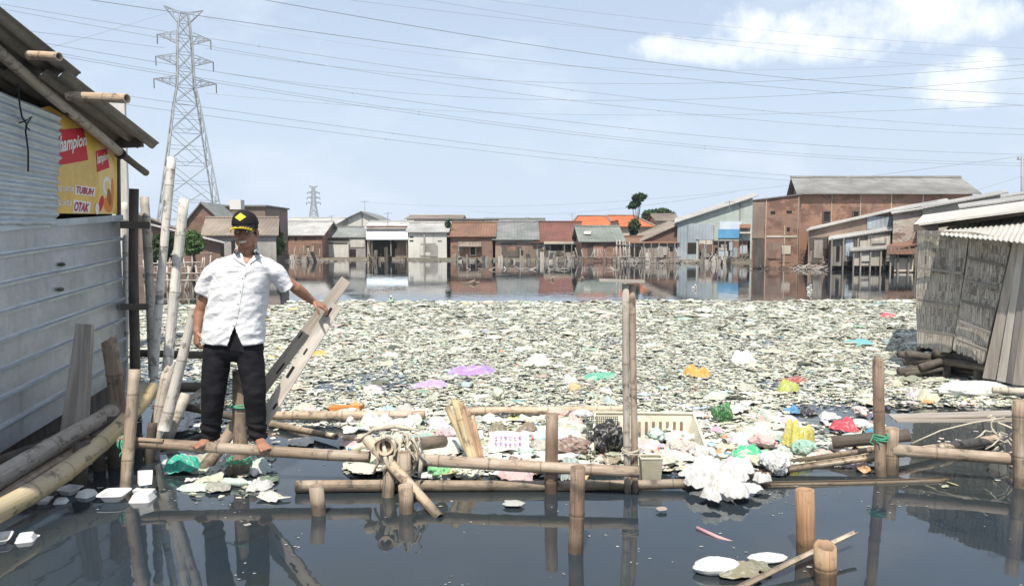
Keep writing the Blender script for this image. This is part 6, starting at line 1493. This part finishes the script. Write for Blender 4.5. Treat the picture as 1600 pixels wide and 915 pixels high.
KC=[('white',WHT,40),('cream',(.70,.66,.55),22),('pale grey',(.55,.56,.54),14),('clear greenish',(.48,.56,.50),8),('light blue',(.48,.62,.68),4),('pink',(.72,.54,.52),4),('green',(.22,.46,.30),1.6),('blue',(.16,.34,.50),1.4),('yellow',(.62,.54,.24),1.4),('red',(.50,.12,.10),.8),('brown',(.33,.24,.17),5),('black',(.02,.02,.025),2.5),('orange',(.62,.32,.14),.8),('purple',(.42,.32,.52),1.2)]
KW=[k[2] for k in KC]
used={}
def region():
    while True:
        q=R.random()
        if q<.68: x,y=R.uniform(545,1235),R.uniform(650,742)
        elif q<.80: x,y=R.uniform(430,1420),R.uniform(600,655)
        elif q<.88: x,y=R.uniform(1180,1375),R.uniform(660,735)
        elif q<.93: x,y=R.uniform(650,1000),R.uniform(742,752)
        elif q<.96: x,y=R.uniform(270,420),R.uniform(715,765)
        else: x,y=R.uniform(1395,1540),R.uniform(600,638)
        if y>742 and 900<x: continue
        if abs(x-951)<32 and abs(y-700)<25: continue
        if abs(x-1128)<22 and abs(y-655)<22: continue
        return x,y
for i in range(290):
    x,y=region(); p=W(x,y,0); cn,cc,_=R.choices(KC,KW)[0]; q=R.random()*.97; s=R.uniform(.05,.15)*(.9 if y<650 else 1); sz='small ' if s<.075 else 'large ' if s>.115 else ''
    if q<.34: nm,me,ds_,sc_='plastic_bag',R.choice(BAGS),'crumpled bag',(s,s*R.uniform(.6,1),s*R.uniform(.5,1.0))
    elif q<.60: nm,me,ds_,sc_='plastic_bag',R.choice(FLATB),'flat bag',(s*1.3,s,s*R.uniform(.6,1.2))
    elif q<.80: nm,me,ds_,sc_='wrapper',R.choice(WRAP),'wrapper',(s*.9,s*.8,s)
    elif q<.88: nm,me,ds_,sc_='bottle',BOT,'bottle',(.10,.10,.10)
    elif q<.93: nm,me,ds_,sc_='cup',CUP,'cup',(.06,.06,.06)
    else: nm,me,ds_,sc_='foam_chunk',R.choice(FOAM),'foam chunk',(s*.8,s*.7,s*.6); cn='white'
    if nm in('bottle','cup') and cn in('black','brown','purple'): cn,cc='cream',(.70,.65,.52)
    if nm in('bottle','cup'): sz=''
    c=tuple(min(1,a*R.uniform(.85,1.1)) for a in cc)
    p.z={'bottle':.03,'cup':.03,'wrapper':.01}.get(nm,0)+(R.uniform(.015,.045) if y>655 and 545<x<1200 else .012 if y<655 else 0)
    lb=f"{sz}{cn} {ds_} {where(x,y)}"
    par=(('bottle_cap',BCAP,R.choice([(.1,.3,.6),(.7,.1,.1),(.8,.8,.8)])),) if nm=='bottle' else ()
    put(nm,me,p,sc_,R.uniform(-3,3),c,lb,{'plastic_bag':'bag','foam_chunk':'foam piece'}.get(nm,nm),f"{cn} {ds_}s in the near litter",par)

# tell look-alike neighbours apart by their order from left to right
byl={}
for o in C.objects:
    if o.parent is None and o.get('label'): byl.setdefault(o['label'],[]).append(o)
for l,os_ in byl.items():
    if len(os_)<2 or 'floating' in l and 'box' in l: continue
    os_.sort(key=lambda o:o.location.x/o.location.y)
    nm_=['left','right'] if len(os_)==2 else ['leftmost','middle','rightmost'] if len(os_)==3 else ['leftmost','second','third','rightmost']
    for o,q in zip(os_,nm_): o['label']=f"{q} {l}"
# ------------------------------------------------------------------ thin haze over the whole place
m=MB(); m.box(-420,-30,-1,420,760,75)
hz_=m.build('haze','water',kind='stuff',autouv=False,label='thin bluish haze in the air',cat='haze')
hm=bpy.data.materials.new('haze'); hm.use_nodes=True; ht=hm.node_tree; [ht.nodes.remove(n) for n in list(ht.nodes)]
ho=ht.nodes.new('ShaderNodeOutputMaterial'); hv_=ht.nodes.new('ShaderNodeVolumePrincipled'); hv_.inputs['Color'].default_value=(.86,.92,1,1); hv_.inputs['Density'].default_value=.00045; hv_.inputs['Anisotropy'].default_value=.2
ht.links.new(hv_.outputs[0],ho.inputs['Volume']); hz_.data.materials[0]=hm
